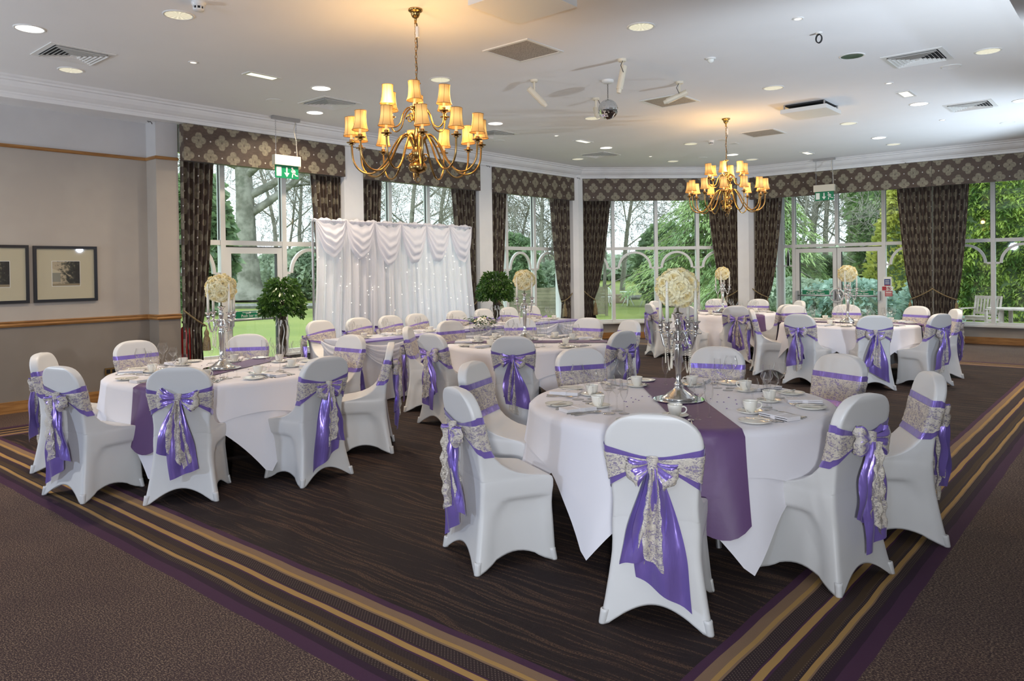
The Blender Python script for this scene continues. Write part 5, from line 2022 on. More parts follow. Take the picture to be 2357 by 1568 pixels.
for x, y, w in ((-5.95, 3.04, 'at the top edge left of the near chandelier'), (-5.95, 12.39, 'left of the far chandelier chain')):
    t = thing('smoke_detector', 'white domed smoke detector ' + w, 'smoke detector', (x, y, CZ), 0, 'smoke detectors')
    MB().lathe([(0.056, 0.0), (0.056, -0.016), (0.050, -0.022), (0.048, -0.036), (0.040, -0.038)], 24).build('base', 'plastic_white', t, True)
    MB().lathe([(0.038, -0.030), (0.038, -0.060)], 16).build('chamber', 'dark_void', t, True)
    b = MB()
    for k in range(8):
        a = k * PI / 4
        b.tube([(0.041 * cos(a), 0.041 * sin(a), -0.036), (0.039 * cos(a), 0.039 * sin(a), -0.062)], 0.006, 5)
    b.lathe([(0.045, -0.058), (0.042, -0.066), (0.02, -0.071), (0.001, -0.072)], 24)
    b.build('cap', 'plastic_white', t, True)
t = thing('motion_sensor', 'small white domed motion sensor on the ceiling', 'sensor', (-3.6, 7.51, CZ), 0)
MB().lathe([(0.055, 0), (0.055, -0.008), (0.045, -0.014), (0.040, -0.016)], 24).build('base', 'plastic_white', t, True)
MB().lathe([(0.036, -0.014), (0.034, -0.030), (0.022, -0.045), (0.001, -0.05)], 20).build('lens', 'sign_white', t, True)
t = thing('ceiling_hook', 'dark coiled hook hanging from the ceiling on the right', 'hook', (-2.44, 7.41, CZ), 0)
MB().lathe([(0.001, -0.012), (0.03, -0.010), (0.034, 0.0)], 16).build('rose', 'plastic_white', t, True)
b = MB()
for q in (-0.008, 0.0, 0.008):
    b.tube([(0.034 * cos(a) * 0.8, q, -0.058 + 0.040 * sin(a)) for a in [2 * PI * i / 18 for i in range(18)]], 0.005, 6, closed=True)
b.tube([(0, 0, -0.01), (0.0, 0, -0.02)], 0.006, 6)
b.build('coil', 'dark_void', t, True)
for x, y, w in ((-5.77, 12.45, 'first'), (-5.78, 12.96, 'second, farther')):
    o = MB().box(x - 0.06, y - 0.09, CZ - 0.006, x + 0.06, y + 0.09, CZ - 0.0005).build('blank_plate', 'plastic_white')
    tag(o, w + ' small blank white plate on the ceiling behind the far chandelier chain', 'plate', 'blank ceiling plates')


def spotlight(x, y, yaw, tilt, L, label):
    t = thing('track_spotlight', label, 'spotlight', (x, y, CZ), yaw, 'white tube spotlights')
    MB().lathe([(0.045, 0), (0.045, -0.022), (0.035, -0.028), (0.001, -0.028)], 20).build('mount', 'plastic_cream', t, True)
    b = MB()
    b.box(-0.009, -0.012, -0.16, 0.009, 0.012, -0.027)
    b.build('bracket', 'plastic_cream', t)
    b = MB()
    d = Vector((cos(tilt), 0, -sin(tilt)))
    p = Vector((0, 0, -0.165))
    b.tube([tuple(p - d * L * 0.35), tuple(p + d * L * 0.6)], 0.034, 14)
    b.tube([tuple(p + d * L * 0.6), tuple(p + d * (L * 0.6 + 0.04))], [0.028, 0.022], 14)
    b.build('tube_body', 'plastic_cream', t, False)
    b = MB()
    b.tube([(0, 0.03, -0.02), (0.03, 0.045, -0.08), (0.0, 0.04, -0.15)], 0.004, 5)
    b.build('cable', 'gasket', t, True)
    return t


spotlight(-5.54, 6.91, R_(60), R_(42), 0.27, 'white tube spotlight aimed down right, left of the mirror ball')
spotlight(-4.31, 6.88, R_(-130), R_(78), 0.27, 'white tube spotlight pointing straight down above the mirror ball')
spotlight(-4.33, 8.19, R_(200), R_(20), 0.27, 'white tube spotlight right of the mirror ball, over the middle grille')
spotlight(-5.55, 8.21, R_(-40), R_(55), 0.14, 'small white spotlight just behind the mirror ball')
# mirror ball
t = thing('mirror_ball', 'mirror ball hanging on a chain from a white ceiling motor', 'mirror ball', (-4.92, 7.53, CZ), 0)
MB().lathe([(0.07, 0), (0.072, -0.02), (0.06, -0.032), (0.03, -0.036), (0.001, -0.04)], 24).build('motor', 'plastic_white', t, True)
b = MB()
for k in range(11):
    z = -0.045 - k * 0.0165
    a = (k % 2) * PI / 2
    b.tube([(0.006 * cos(a) * cos(q), 0.006 * sin(a) * cos(q), z + 0.011 * sin(q)) for q in [2 * PI * i / 8 for i in range(8)]], 0.0018, 4, closed=True)
b.build('chain', 'dark_void', t)
b = MB()
R0, nb = 0.118, 22
for j in range(nb):
    th0, th1 = PI * j / nb, PI * (j + 1) / nb
    mid = (th0 + th1) / 2
    m = max(4, int(2 * nb * sin(mid)))
    for i in range(m):
        a0, a1 = 2 * PI * (i + 0.06) / m, 2 * PI * (i + 0.94) / m
        q0, q1 = th0 + 0.006, th1 - 0.006
        b.add([(R0 * sin(q) * cos(a), R0 * sin(q) * sin(a), R0 * cos(q) - 0.345) for q, a in ((q0, a0), (q1, a0), (q1, a1), (q0, a1))], [(0, 1, 2, 3)])
fc = b.build('mirror_facets', 'mirror', t)
fc['kind'] = 'stuff'
MB().sphere((0, 0, -0.345), 0.1145, 24, 14).build('core', 'dark_void', t, True)


def exit_sign(p, yaw, label, bw=0.40):
    t = thing('exit_sign', label, 'exit sign', (p[0], p[1], CZ), yaw, 'hanging exit signs')
    # local x along the sign, -y is the face side
    MB().box(-bw / 2 - 0.02, -0.03, -0.045, bw / 2 + 0.02, 0.03, -0.001).build('ceiling_bracket', 'metal_grey', t)
    for sx in (-1, 1):
        b = MB()
        for k in range(16):
            z = -0.055 - k * 0.0315
            a = (k % 2) * PI / 2
            b.tube([(sx * bw * 0.42 + 0.007 * cos(a) * cos(q), 0.007 * sin(a) * cos(q), z + 0.02 * sin(q)) for q in [2 * PI * i / 8 for i in range(8)]], 0.002, 4, closed=True)
        b.build('chain', 'metal_grey', t)
    b = MB()
    b.tube([(bw * 0.40, 0.0, -0.045), (bw * 0.34, 0.01, -0.16), (bw * 0.43, 0.01, -0.32), (bw * 0.46, 0, -0.55)], 0.005, 6)
    b.build('cable', 'plastic_cream', t, True)
    b = MB()
    b.box(-bw / 2 - 0.01, -0.045, -0.69, bw / 2 + 0.01, 0.035, -0.55)
    b.build('housing', 'plastic_cream', t)
    so = MB().box(-bw / 2 + 0.012, -0.012, -0.872, bw / 2 - 0.012, 0.004, -0.688).build('sign_panel', 'sign_green', t)
    k = 0.118
    b = MB()
    b.box(-bw / 2 + 0.03, -0.0145, -0.86 + 0.012, -bw / 2 + 0.108, -0.012, -0.715)
    b.build('door_symbol', 'sign_white', so)
    b = MB()
    c = -0.005
    b.box(c - 0.011, -0.0145, -0.80, c + 0.011, -0.012, -0.715)
    b.add([(c - 0.042, -0.0145, -0.795), (c + 0.042, -0.0145, -0.795), (c, -0.0145, -0.855), (c - 0.042, -0.012, -0.795), (c + 0.042, -0.012, -0.795), (c, -0.012, -0.855)],
          [(0, 2, 1), (3, 4, 5), (0, 1, 4, 3), (1, 2, 5, 4), (2, 0, 3, 5)])
    b.build('arrow_symbol', 'sign_white', so)
    b = MB()
    c = 0.105

    def limb(pts, r):
        o = len(b.v)
        for (x0, z0), (x1, z1) in zip(pts, pts[1:]):
            d = Vector((x1 - x0, z1 - z0))
            n = Vector((-d.y, d.x)).normalized() * r
            e = d.normalized() * r * 0.6
            P = [(x0 - e.x + n.x, z0 - e.y + n.y), (x0 - e.x - n.x, z0 - e.y - n.y), (x1 + e.x - n.x, z1 + e.y - n.y), (x1 + e.x + n.x, z1 + e.y + n.y)]
            b.add([(c + x, -0.0145, z) for x, z in P] + [(c + x, -0.0125, z) for x, z in P], [(0, 1, 2, 3), (0, 4, 5, 1), (1, 5, 6, 2), (2, 6, 7, 3), (3, 7, 4, 0)])
    b.add([(c - 0.022 + 0.014 * cos(q), -0.0146, -0.722 + 0.014 * sin(q)) for q in [2 * PI * i / 14 for i in range(14)]], [tuple(range(14))])
    limb([(-0.012, -0.742), (0.012, -0.79)], 0.012)
    limb([(-0.010, -0.745), (0.018, -0.752), (0.030, -0.775)], 0.006)
    limb([(-0.014, -0.745), (-0.034, -0.765), (-0.018, -0.785)], 0.006)
    limb([(0.012, -0.79), (0.034, -0.822), (0.066, -0.826)], 0.008)
    limb([(0.008, -0.79), (-0.018, -0.815), (-0.020, -0.852)], 0.008)
    b.build('running_figure', 'sign_white', so)
    return t


exit_sign((-9.46, 6.10), PI / 2, 'green running figure exit sign hanging before the window left of the white drape')
exit_sign((-5.24, 16.16), 0.0, 'green running figure exit sign hanging before the glazed double doors')

# ------------------------------------------------------------------ chandeliers


def shade_mesh():
    b = MB()
    pr = [(0.066, 0.0), (0.0625, 0.01), (0.0555, 0.03), (0.050, 0.06), (0.0465, 0.10), (0.0455, 0.13), (0.0465, 0.158)]
    b.lathe(pr, 24)
    k = len(b.v)
    return b.mesh('lamp_shade', 'shade_fabric', True)


SHADE = shade_mesh()
b = MB()
for r, z in ((0.066, 0.001), (0.0467, 0.157)):
    b.tube([(r * cos(2 * PI * i / 24), r * sin(2 * PI * i / 24), z) for i in range(24)], 0.0022, 5, closed=True)
for k in range(6):
    a = k * PI / 3
    b.tube([(r * 1.01 * cos(a), r * 1.01 * sin(a), z) for r, z in ((0.066, 0.0), (0.0555, 0.03), (0.050, 0.06), (0.0465, 0.10), (0.0465, 0.158))], 0.0013, 4)
STRIM = b.mesh('shade_trim', 'shade_trim', True)
b = MB()
b.lathe([(0.001, -0.006), (0.012, -0.006), (0.016, 0.0), (0.040, 0.004), (0.043, 0.009), (0.030, 0.011), (0.016, 0.012), (0.018, 0.02), (0.019, 0.03), (0.013, 0.032)], 20)
b.lathe([(0.001, -0.03), (0.009, -0.022), (0.012, -0.012), (0.010, -0.006), (0.024, -0.008), (0.024, -0.012), (0.010, -0.014)], 14)
PAN = b.mesh('drip_pan', 'brass', True)
CTUBE = MB().lathe([(0.011, 0.03), (0.011, 0.10), (0.001, 0.102)], 12).mesh('candle_tube', 'candle_tube', True)
BULB = MB().sphere((0, 0, 0.125), 0.014, 8, 6).mesh('bulb', 'bulb', True)


def arm_path(r, low, up, out):
    """s-curved arm in the xz plane from the hub to the pan"""
    pts = []
    P = out
    for i in range(len(P) - 1):
        for k in range(6):
            t = k / 6
            p0, p1, p2, p3 = P[max(i - 1, 0)], P[i], P[i + 1], P[min(i + 2, len(P) - 1)]
            q = []
            for a in range(2):
                q.append(0.5 * (2 * p1[a] + (p2[a] - p0[a]) * t + (2 * p0[a] - 5 * p1[a] + 4 * p2[a] - p3[a]) * t * t + (3 * p1[a] - p0[a] - 3 * p2[a] + p3[a]) * t ** 3))
            pts.append((q[0], 0, q[1]))
    pts.append((P[-1][0], 0, P[-1][1]))
    return pts


LOWARM = MB().tube(arm_path(0, 0, 0, [(0.03, -1.18), (0.075, -1.09), (0.125, -1.075), (0.19, -1.15), (0.27, -1.30), (0.37, -1.395), (0.47, -1.385), (0.535, -1.30), (0.55, -1.155)]), 0.0085, 8).mesh('arm', 'brass', True)
b = MB()
b.tube(arm_path(0, 0, 0, [(0.02, -0.93), (0.045, -0.86), (0.085, -0.845), (0.13, -0.90), (0.16, -0.985), (0.215, -1.02), (0.26, -0.985), (0.27, -0.90)]), 0.0065, 8)
UPARM = b.mesh('arm', 'brass', True)
b = MB()
SCROLL = []
for zc in (-1.27, -0.93):
    pts = [(0.065 + 0.03 * (1 - q / 14) ** 0.5 * cos(q * 0.55), 0, zc + 0.045 * (1 - q / 16) * sin(q * 0.55)) for q in range(14)]
    SCROLL.append(MB().tube(pts, 0.006, 6).mesh('scroll', 'brass', True))


def chandelier(x, y, label, rot):
    t = thing('chandelier', label, 'chandelier', (x, y, CZ), rot, 'brass chandeliers')
    MB().lathe([(0.060, 0.0), (0.062, -0.012), (0.050, -0.022), (0.040, -0.026), (0.038, -0.045), (0.028, -0.066), (0.012, -0.078), (0.010, -0.115), (0.014, -0.12), (0.001, -0.125)], 24).build('canopy', 'brass', t, True)
    b = MB()
    n = 15
    z0, z1 = -0.135, -0.60
    for k in range(n):
        z = lerp(z0, z1, k / (n - 1))
        a = (k % 2) * PI / 2
        b.tube([(0.009 * cos(a) * cos(q), 0.009 * sin(a) * cos(q), z + 0.0215 * sin(q)) for q in [2 * PI * i / 10 for i in range(10)]], 0.0026, 5, closed=True)
    b.build('chain', 'brass', t, True)
    b = MB()
    b.tube([(0.012, 0, -0.12), (0.02, 0.006, -0.17), (0.016, -0.006, -0.25), (0.01, 0.012, -0.31), (-0.012, 0.004, -0.40), (0.012, 0, -0.50), (0.0, 0, -0.60)], 0.0035, 6)
    b.build('flex', 'gasket', t, True)
    MB().box(0.006, -0.012, -0.24, 0.030, 0.012, -0.15).build('connector', 'plastic_white', t)
    b = MB()
    b.lathe([(0.001, -0.62), (0.035, -0.625), (0.036, -0.632), (0.010, -0.638), (0.009, -0.66), (0.017, -0.70), (0.012, -0.75), (0.007, -0.79), (0.012, -0.80), (0.024, -0.815), (0.026, -0.832), (0.018, -0.85),
             (0.010, -0.86), (0.018, -0.875), (0.030, -0.90), (0.032, -0.945), (0.020, -0.96), (0.026, -0.975), (0.026, -0.99), (0.018, -1.00), (0.020, -1.02), (0.034, -1.07), (0.040, -1.095), (0.030, -1.125),
             (0.020, -1.14), (0.024, -1.16), (0.045, -1.18), (0.048, -1.25), (0.030, -1.27), (0.022, -1.285), (0.030, -1.292), (0.060, -1.305), (0.078, -1.330), (0.080, -1.350), (0.066, -1.378), (0.030, -1.395), (0.012, -1.40), (0.010, -1.42), (0.001, -1.425)], 28)
    b.build('body', 'brass', t, True)
    b = MB()
    b.tube([(0.024 * cos(q), 0, -1.447 + 0.024 * sin(q)) for q in [2 * PI * i / 18 for i in range(18)]], 0.0035, 6, closed=True)
    b.build('ring', 'brass', t, True)
    for n, me, r, zp, off in ((12, LOWARM, 0.55, -1.15, 0.13), (6, UPARM, 0.27, -0.895, 0.0)):
        for k in range(n):
            a = off + 2 * PI * k / n
            ar = link('arm', me, t, None, (0, 0, a))
            link('drip_pan', PAN, ar, (r, 0, zp))
            link('candle_tube', CTUBE, ar, (r, 0, zp))
            link('bulb', BULB, ar, (r, 0, zp))
            s = link('lamp_shade', SHADE, ar, (r, 0, zp + 0.062), (0.05 * sin(k * 2.7), 0.05 * cos(k * 1.9), 0))
            s['label'] = 'glowing amber fabric lamp shade'
            link('shade_trim', STRIM, ar, (r, 0, zp + 0.062), s.rotation_euler)
    for k in range(6):
        for me in SCROLL:
            link('scroll', me, t, None, (0, 0, k * PI / 3 + 0.3))
    for k in range(3):
        l = bpy.data.lights.new('chandelier_glow', 'POINT')
        l.energy, l.color, l.shadow_soft_size = 13, (1.0, 0.58, 0.20), 0.06
        a = k * 2.094 + 0.4
        link('chandelier_glow', l, t, (0.35 * cos(a), 0.35 * sin(a), -0.82))
    return t


chandelier(-4.78, 4.36, 'near brass chandelier with two tiers of amber shades', 0.25)
chandelier(-4.90, 10.71, 'far brass chandelier with two tiers of amber shades', 0.75)

for x, y, w in ((-9.97, 4.38, 'at the corner of the beige pillar'), (-9.74, 7.50, 'on the pillar left of the near chandelier arms'), (-9.74, 10.66, 'on the pillar right of the near chandelier'),
                (-9.66, 13.52, 'left of the corner pillar'), (-9.28, 14.06, 'right of the corner pillar'), (-6.85, 16.36, 'behind the far chandelier'), (-3.75, 16.38, 'over the curtain pair')):
    t = thing('cornice_hook', 'small dark metal hook under the cornice ' + w, 'hook', (x, y, 3.612), 0, 'hooks under the cornice')
    MB().lathe([(0.001, -0.012), (0.012, -0.010), (0.014, 0.0)], 10).build('plate', 'metal_grey', t, True)
    MB().tube([(0, 0, -0.01), (0.02, 0, -0.02), (0.045, 0.01, -0.016), (0.06, 0.02, -0.03), (0.05, 0.03, -0.045)], 0.006, 6).build('hook_arm', 'lamp_dark', t, True)

# ------------------------------------------------------------------ garden
GZ = -0.30
b = MB()


def lawn(u, v):
    x = lerp(-120, 60, u)
    y = lerp(-40, 150, v)
    d = max(0.0, -(x + 10) * 0.55 + (y - 17) * 0.0 - 16, (y - 17) * 0.55 - 14 - max(0, x + 6) * 0.0)
    z = GZ - 0.02 + 0.0 * d + 1.0 * sstep(22, 60, sqrt(max(0, -x - 10) ** 2 + max(0, y - 17) ** 2) * 1.0)
    return (x, y, z)


b.grid(lawn, 90, 90)
# leave the house standing on its own slab
b.f = [f for f in b.f if not all(-9.9 < b.v[i][0] < 2.9 and -4 < b.v[i][1] < 17 for i in f)]
b.mi = [0] * len(b.f)
tag(b.build('ground_lawn', 'lawn_grass', None, True), kind='structure')
b = MB()
b.prism([(-4.8, 17.6), (6, 17.6), (6, 26.5), (-4.2, 26.5)], GZ - 0.03, GZ + 0.01)
tag(b.build('ground_terrace', 'paving'), kind='structure')
b = MB()
pts = [(-44 + 0.9 * i, 10 + 1.25 * i + 2 * sin(i * 0.3), 0.12 + GZ + 0.8 * sstep(22, 60, sqrt(max(0, 34 - 0.9 * i) ** 2 + max(0, -7 + 1.25 * i) ** 2))) for i in range(30)]
b.tube(pts, 0.16, 6)
tag(b.build('path_kerb', 'kerb_stone'), kind='structure')


def tree_mesh(seed, H=16.0, R=0.28, spread=0.55, levels=5, nb=(7, 5, 4, 4), upright=0.6, first=0.25):
    rd = random.Random(seed)
    b = MB()
    tw = MB()

    def limb(p, d, L, r, lev):
        n = 5 if lev < 2 else 3
        pts, rad = [tuple(p)], [r]
        q = Vector(p)
        dd = Vector(d)
        for k in range(n):
            wob = 0.10 + 0.07 * lev
            dd = (dd + Vector((rd.uniform(-wob, wob), rd.uniform(-wob, wob), rd.uniform(-wob, wob) + 0.05 * upright * (lev > 0)))).normalized()
            q = q + dd * (L / n)
            pts.append(tuple(q))
            rad.append(r * (1 - 0.72 * (k + 1) / n))
        (b if lev < 3 else tw).tube(pts, [max(0.007, x) for x in rad], 7 if lev == 0 else (5 if lev < 3 else 3), False)
        if lev >= levels - 1:
            return
        m = nb[min(lev, len(nb) - 1)]
        for k in range(m):
            t = lerp(first if lev == 0 else 0.25, 1.0, (k + rd.uniform(0.2, 0.8)) / m)
            i = min(n - 1, int(t * n))
            f = t * n - i
            s = Vector(pts[i]).lerp(Vector(pts[i + 1]), min(1, f))
            base = (Vector(pts[i + 1]) - Vector(pts[i])).normalized()
            a = rd.uniform(0, 2 * PI)
            o = base.orthogonal().normalized()
            o = Matrix.Rotation(a, 3, base) @ o
            nd = (base * (1 - spread) + o * spread * rd.uniform(0.7, 1.25) + Vector((0, 0, 0.18 * upright))).normalized()
            limb(s, nd, L * rd.uniform(0.42, 0.66) * (1.0 if lev else 0.9), max(0.008, lerp(rad[i], rad[i + 1], min(1, f)) * rd.uniform(0.34, 0.56)), lev + 1)
    limb(Vector((0, 0, -0.3)), Vector((0, 0, 1)), H * 0.62, R, 0)
    return b, tw


BARK = []
for k, (sd, H, R, sp, up, fi) in enumerate(((1, 17, 0.19, 0.58, 0.6, 0.25), (2, 15, 0.15, 0.50, 0.9, 0.2), (3, 19, 0.22, 0.60, 0.5, 0.3), (7, 11, 0.10, 0.62, 0.6, 0.1))):
    b, tw = tree_mesh(sd, H, R, sp, 5, (10, 7, 6, 6), up, fi)
    BARK.append((b.mesh('trunk', 'bark_brown', True), tw.mesh('twigs', 'twig')))


def bare_tree(x, y, z, k, s, rot, label, group='bare trees beyond the lawn'):
    t = thing('bare_tree', label, 'tree', (x, y, z), rot, group)
    t.scale = (s, s, s)
    link('trunk', BARK[k][0], t)
    o = link('twigs', BARK[k][1], t)
    o['kind'] = 'stuff'
    return t


# the great grey beech seen through the left-hand door
t = thing('beech_tree', 'great grey beech trunk seen through the window left of the white drape', 'tree', (-42.6, 24.5, 0.3), 0.4)
b, tw = tree_mesh(11, 26, 0.78, 0.66, 5, (11, 7, 6, 6), 0.4, 0.30)
b.lathe([(1.5, -0.3), (1.1, 0.25), (0.88, 0.9), (0.76, 2.2)], 14)
b.build('trunk', 'bark_grey', t, True)
tw.build('twigs', 'twig', t)['kind'] = 'stuff'
far = [(-50.2, 33.4, 0, 1.15, 'just right of the great beech'), (-62.1, 39.0, 2, 1.2, 'behind and right of the great beech'), (-58.7, 31.4, 1, 1.2, 'behind and left of the great beech'),
       (-52.0, 24.0, 1, 1.0, 'half hidden by the leftmost curtain'), (-60, 46, 1, 1.1, 'farthest one through the left window'), (-48, 37.5, 1, 1.0, 'beside the white drape edge'),
       (-34.2, 30.0, 0, 1.1, 'above the middle of the white drape'), (-37.7, 36.2, 2, 1.0, 'above the right of the white drape'), (-42, 33, 3, 1.3, 'above the left of the white drape'),
       (-31, 31.5, 3, 1.2, 'small one above the drape end'), (-23.2, 28.2, 3, 1.15, 'dense one through the narrow window, left light'), (-26.0, 33.0, 0, 0.9, 'through the narrow window, right light'),
       (-30.1, 40.1, 2, 0.9, 'far one through the narrow window'), (-27.0, 40.1, 1, 1.0, 'left of the cedar through the corner window'), (-29.7, 47.0, 0, 1.1, 'behind the cedar, left side'),
       (-22, 44, 2, 1.0, 'behind the cedar, middle'), (-16, 41, 0, 1.0, 'behind the cedar, right side'), (-11.2, 32.5, 2, 0.85, 'left light of the double doors window'),
       (-13.4, 41.2, 0, 1.0, 'far one above the left door'), (-9.2, 33.6, 0, 0.9, 'above the middle of the double doors'), (-6.5, 36.0, 1, 0.9, 'above the right door'),
       (-9.6, 27.0, 3, 0.9, 'low spreading one behind the left door glass'), (-4.5, 40.0, 2, 0.9, 'between the right door and the hedge curtain'),
       (-40.5, 41.0, 1, 1.1, 'third row above the drape, middle'), (-34.0, 40.0, 3, 1.4, 'third row above the drape, right'), (-46.5, 30.0, 3, 1.3, 'thin one left of the drape edge'), (-53.5, 40.5, 3, 1.5, 'spreading one right of the great beech'),
       (-25.0, 37.5, 3, 1.2, 'spreading one left of the cedar'), (-19.5, 38.5, 3, 1.3, 'spreading one above the cedar, left'), (-14.5, 36.5, 1, 0.9, 'upright one above the cedar, right'),
       (-10.6, 37.5, 3, 1.3, 'spreading one above the left door'), (-7.9, 41.0, 1, 1.0, 'upright one far above the right door'), (-27.5, 35.5, 3, 1.2, 'spreading one behind the narrow window bar')]
for i, (x, y, k, s, w) in enumerate(far):
    d = sqrt(max(0, -x - 10) ** 2 + max(0, y - 17) ** 2)
    bare_tree(x, y, GZ + 1.0 * sstep(22, 60, d), k, s, i * 1.7, 'bare winter tree, ' + w)


def cards(b, c, d, up, L, W, droop=0.2):
    """a small two-triangle spray"""
    d = d.normalized()
    sd = d.cross(up)
    sd = sd.normalized() * W if sd.length > 1e-4 else Vector((W, 0, 0))
    tip = c + d * L - Vector((0, 0, droop * L))
    b.add([tuple(c), tuple(c + d * L * 0.5 + sd), tuple(tip), tuple(c + d * L * 0.5 - sd)], [(0, 1, 2, 3)])


def cedar(x, y, H, Rb, seed, label):
    t = thing('cedar_tree', label, 'tree', (x, y, GZ), 0)
    rd = random.Random(seed)
    MB().tube([(0, 0, -0.2), (0.1, 0, H * 0.5), (0, 0, H)], [0.32, 0.2, 0.03], 8).build('trunk', 'bark_brown', t, True)
    f, br = MB(), MB()
    n = 60
    for i in range(n):
        h = 0.16 + 0.82 * (i / n)
        a = i * 2.4 + rd.uniform(-0.3, 0.3)
        L = Rb * (1 - h) ** 0.75 * rd.uniform(0.75, 1.15) + 0.4
        z0 = H * h
        P = []
        for k in range(7):
            q = k / 6
            P.append(Vector((L * q * cos(a + 0.15 * q), L * q * sin(a + 0.15 * q), z0 + 0.9 * q * (1 - h) - 1.5 * q * q * (1.0 - 0.5 * h))))
        br.tube([tuple(p) for p in P], [0.06 * (1 - k / 6.6) for k in range(7)], 4, False)
        m = int(130 + 240 * L / Rb)
        for k in range(m):
            q = rd.uniform(0.12, 1.0)
            i0 = min(5, int(q * 6))
            p = P[i0].lerp(P[i0 + 1], q * 6 - i0)
            side = rd.uniform(-1, 1) * (0.28 + 0.6 * L / Rb) * (1.05 - 0.55 * q)
            c = p + Vector((-sin(a) * side, cos(a) * side, rd.uniform(-0.16, 0.10) - 0.22 * abs(side)))
            d = Vector((cos(a) + rd.uniform(-0.6, 0.6) - sin(a) * side, sin(a) + rd.uniform(-0.6, 0.6) + cos(a) * side, rd.uniform(-0.35, 0.05)))
            cards(f, c, d, Vector((rd.uniform(-0.4, 0.4), rd.uniform(-0.4, 0.4), 1)), rd.uniform(0.15, 0.30), rd.uniform(0.018, 0.034), 0.4)
    br.build('branches', 'bark_brown', t, True)
    f.build('foliage', 'cedar_leaf', t)['kind'] = 'stuff'
    return t


cedar(-12.6, 26.0, 6.4, 3.5, 5, 'large feathery green cedar through the corner window')
cedar(-9.9, 24.4, 5.4, 2.7, 8, 'smaller feathery cedar behind the far pillar')


def bush(name, x, y, rx, ry, rz, n, mat, label, seed, cone=0.0, L=(0.10, 0.2), z0=GZ, W=0.42, group=None, lay=0.0):
    t = thing(name, label, 'shrub', (x, y, z0), 0, group)
    rd = random.Random(seed)
    MB().tube([(0, 0, -0.1), (0, 0, rz * 1.2)], [0.07, 0.02], 6).build('stem', 'bark_brown', t)
    # dark inner mass stops the sky showing through
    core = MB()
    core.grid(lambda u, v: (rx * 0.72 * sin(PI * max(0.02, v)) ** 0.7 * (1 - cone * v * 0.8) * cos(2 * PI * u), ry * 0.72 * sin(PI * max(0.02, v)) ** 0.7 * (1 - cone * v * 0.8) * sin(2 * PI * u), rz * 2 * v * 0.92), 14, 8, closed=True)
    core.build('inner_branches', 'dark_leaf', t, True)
    f = MB()
    for i in range(n):
        a = rd.uniform(0, 2 * PI)
        v = rd.uniform(0.0, 1.0)
        k = (sqrt(max(0.02, 1 - (2 * v - 1) ** 2)) if cone < 0.5 else max(0.04, (1 - v) ** 0.75) * min(1, v * 8 + 0.4)) * rd.uniform(0.75, 1.06)
        lump = 1 + 0.16 * sin(5 * a + 9 * v + seed) + 0.08 * sin(11 * a - 7 * v)
        c = Vector((rx * k * lump * cos(a), ry * k * lump * sin(a), rz * 2 * v))
        d = Vector((cos(a) * rx, sin(a) * ry, (rd.uniform(-0.5, 1.2) if cone < 0.5 else rd.uniform(0.2, 1.8)) * (1 - lay) * rx))
        d += Vector((rd.uniform(-1, 1), rd.uniform(-1, 1), rd.uniform(-0.6, 0.6))) * 0.7 * rx
        l = rd.uniform(*L)
        cards(f, c, d, Vector((rd.uniform(-1, 1), rd.uniform(-1, 1), rd.uniform(0.2, 1))), l, l * W, 0.25)
    f.build('foliage', mat, t)['kind'] = 'stuff'
    return t


bush('golden_conifer', -5.5, 23.2, 1.05, 1.05, 2.1, 5200, 'gold_leaf', 'golden yellow conifer seen right of the double doors', 31, 1.0, (0.12, 0.26), W=0.3)
bush('blue_shrub', -4.35, 20.9, 0.85, 0.8, 0.95, 2600, 'blue_leaf', 'low blue-green conifer beside the terrace', 32, 0.6, (0.10, 0.2), W=0.3)
bush('rhododendron', -8.2, 22.0, 1.8, 1.2, 0.75, 3200, 'rhodo_leaf', 'glossy low shrub behind the left glass door', 33, 0, (0.10, 0.18))
bush('rhododendron', -6.3, 21.4, 1.3, 0.9, 0.75, 2600, 'blue_leaf', 'pale blue-green low shrub behind the right glass door', 34, 0, (0.10, 0.18))
bush('ivy_tree', -7.9, 29.5, 0.75, 0.75, 4.2, 4200, 'ivy_leaf', 'tall ivy-clad tree above the right glass door', 35, 0.3, (0.16, 0.3))
bush('evergreen', -9.9, 31, 1.6, 1.4, 1.1, 3000, 'dark_leaf', 'dark evergreen shrub far behind the left glass door', 36, 0.2, (0.2, 0.36))
bush('evergreen', -33.6, 16.9, 1.35, 1.35, 3.3, 5000, 'dark_leaf', 'tall dark evergreen beside the leftmost curtain', 37, 0.35, (0.30, 0.55))
bush('laurel', -41.0, 27.6, 1.6, 1.5, 1.5, 3600, 'rhodo_leaf', 'pale leafy laurel right of the great beech', 38, 0, (0.25, 0.42), z0=0.1)
bush('laurel', -44.5, 33.5, 3.4, 2.2, 1.5, 3600, 'rhodo_leaf', 'wide leafy laurel beside the drape, beyond the lawn', 39, 0, (0.25, 0.42), z0=0.3)
bush('laurel', -45.5, 29.2, 2.6, 2.2, 1.4, 2600, 'rhodo_leaf', 'low leafy laurel far behind the potted tree', 46, 0, (0.25, 0.42), z0=0.3)
bush('holly', -21.5, 25.2, 1.1, 1.0, 1.7, 3600, 'dark_leaf', 'dark holly bush in the left light of the narrow window', 40, 0.2, (0.18, 0.32))
bush('holly', -22.6, 29.4, 1.5, 1.3, 1.1, 2600, 'rhodo_leaf', 'pale bush in the right light of the narrow window', 41, 0.1, (0.18, 0.32))
bush('holly', -18.4, 33.0, 1.3, 1.2, 2.0, 3600, 'dark_leaf', 'dark holly left of the cedar', 42, 0.3, (0.2, 0.36))
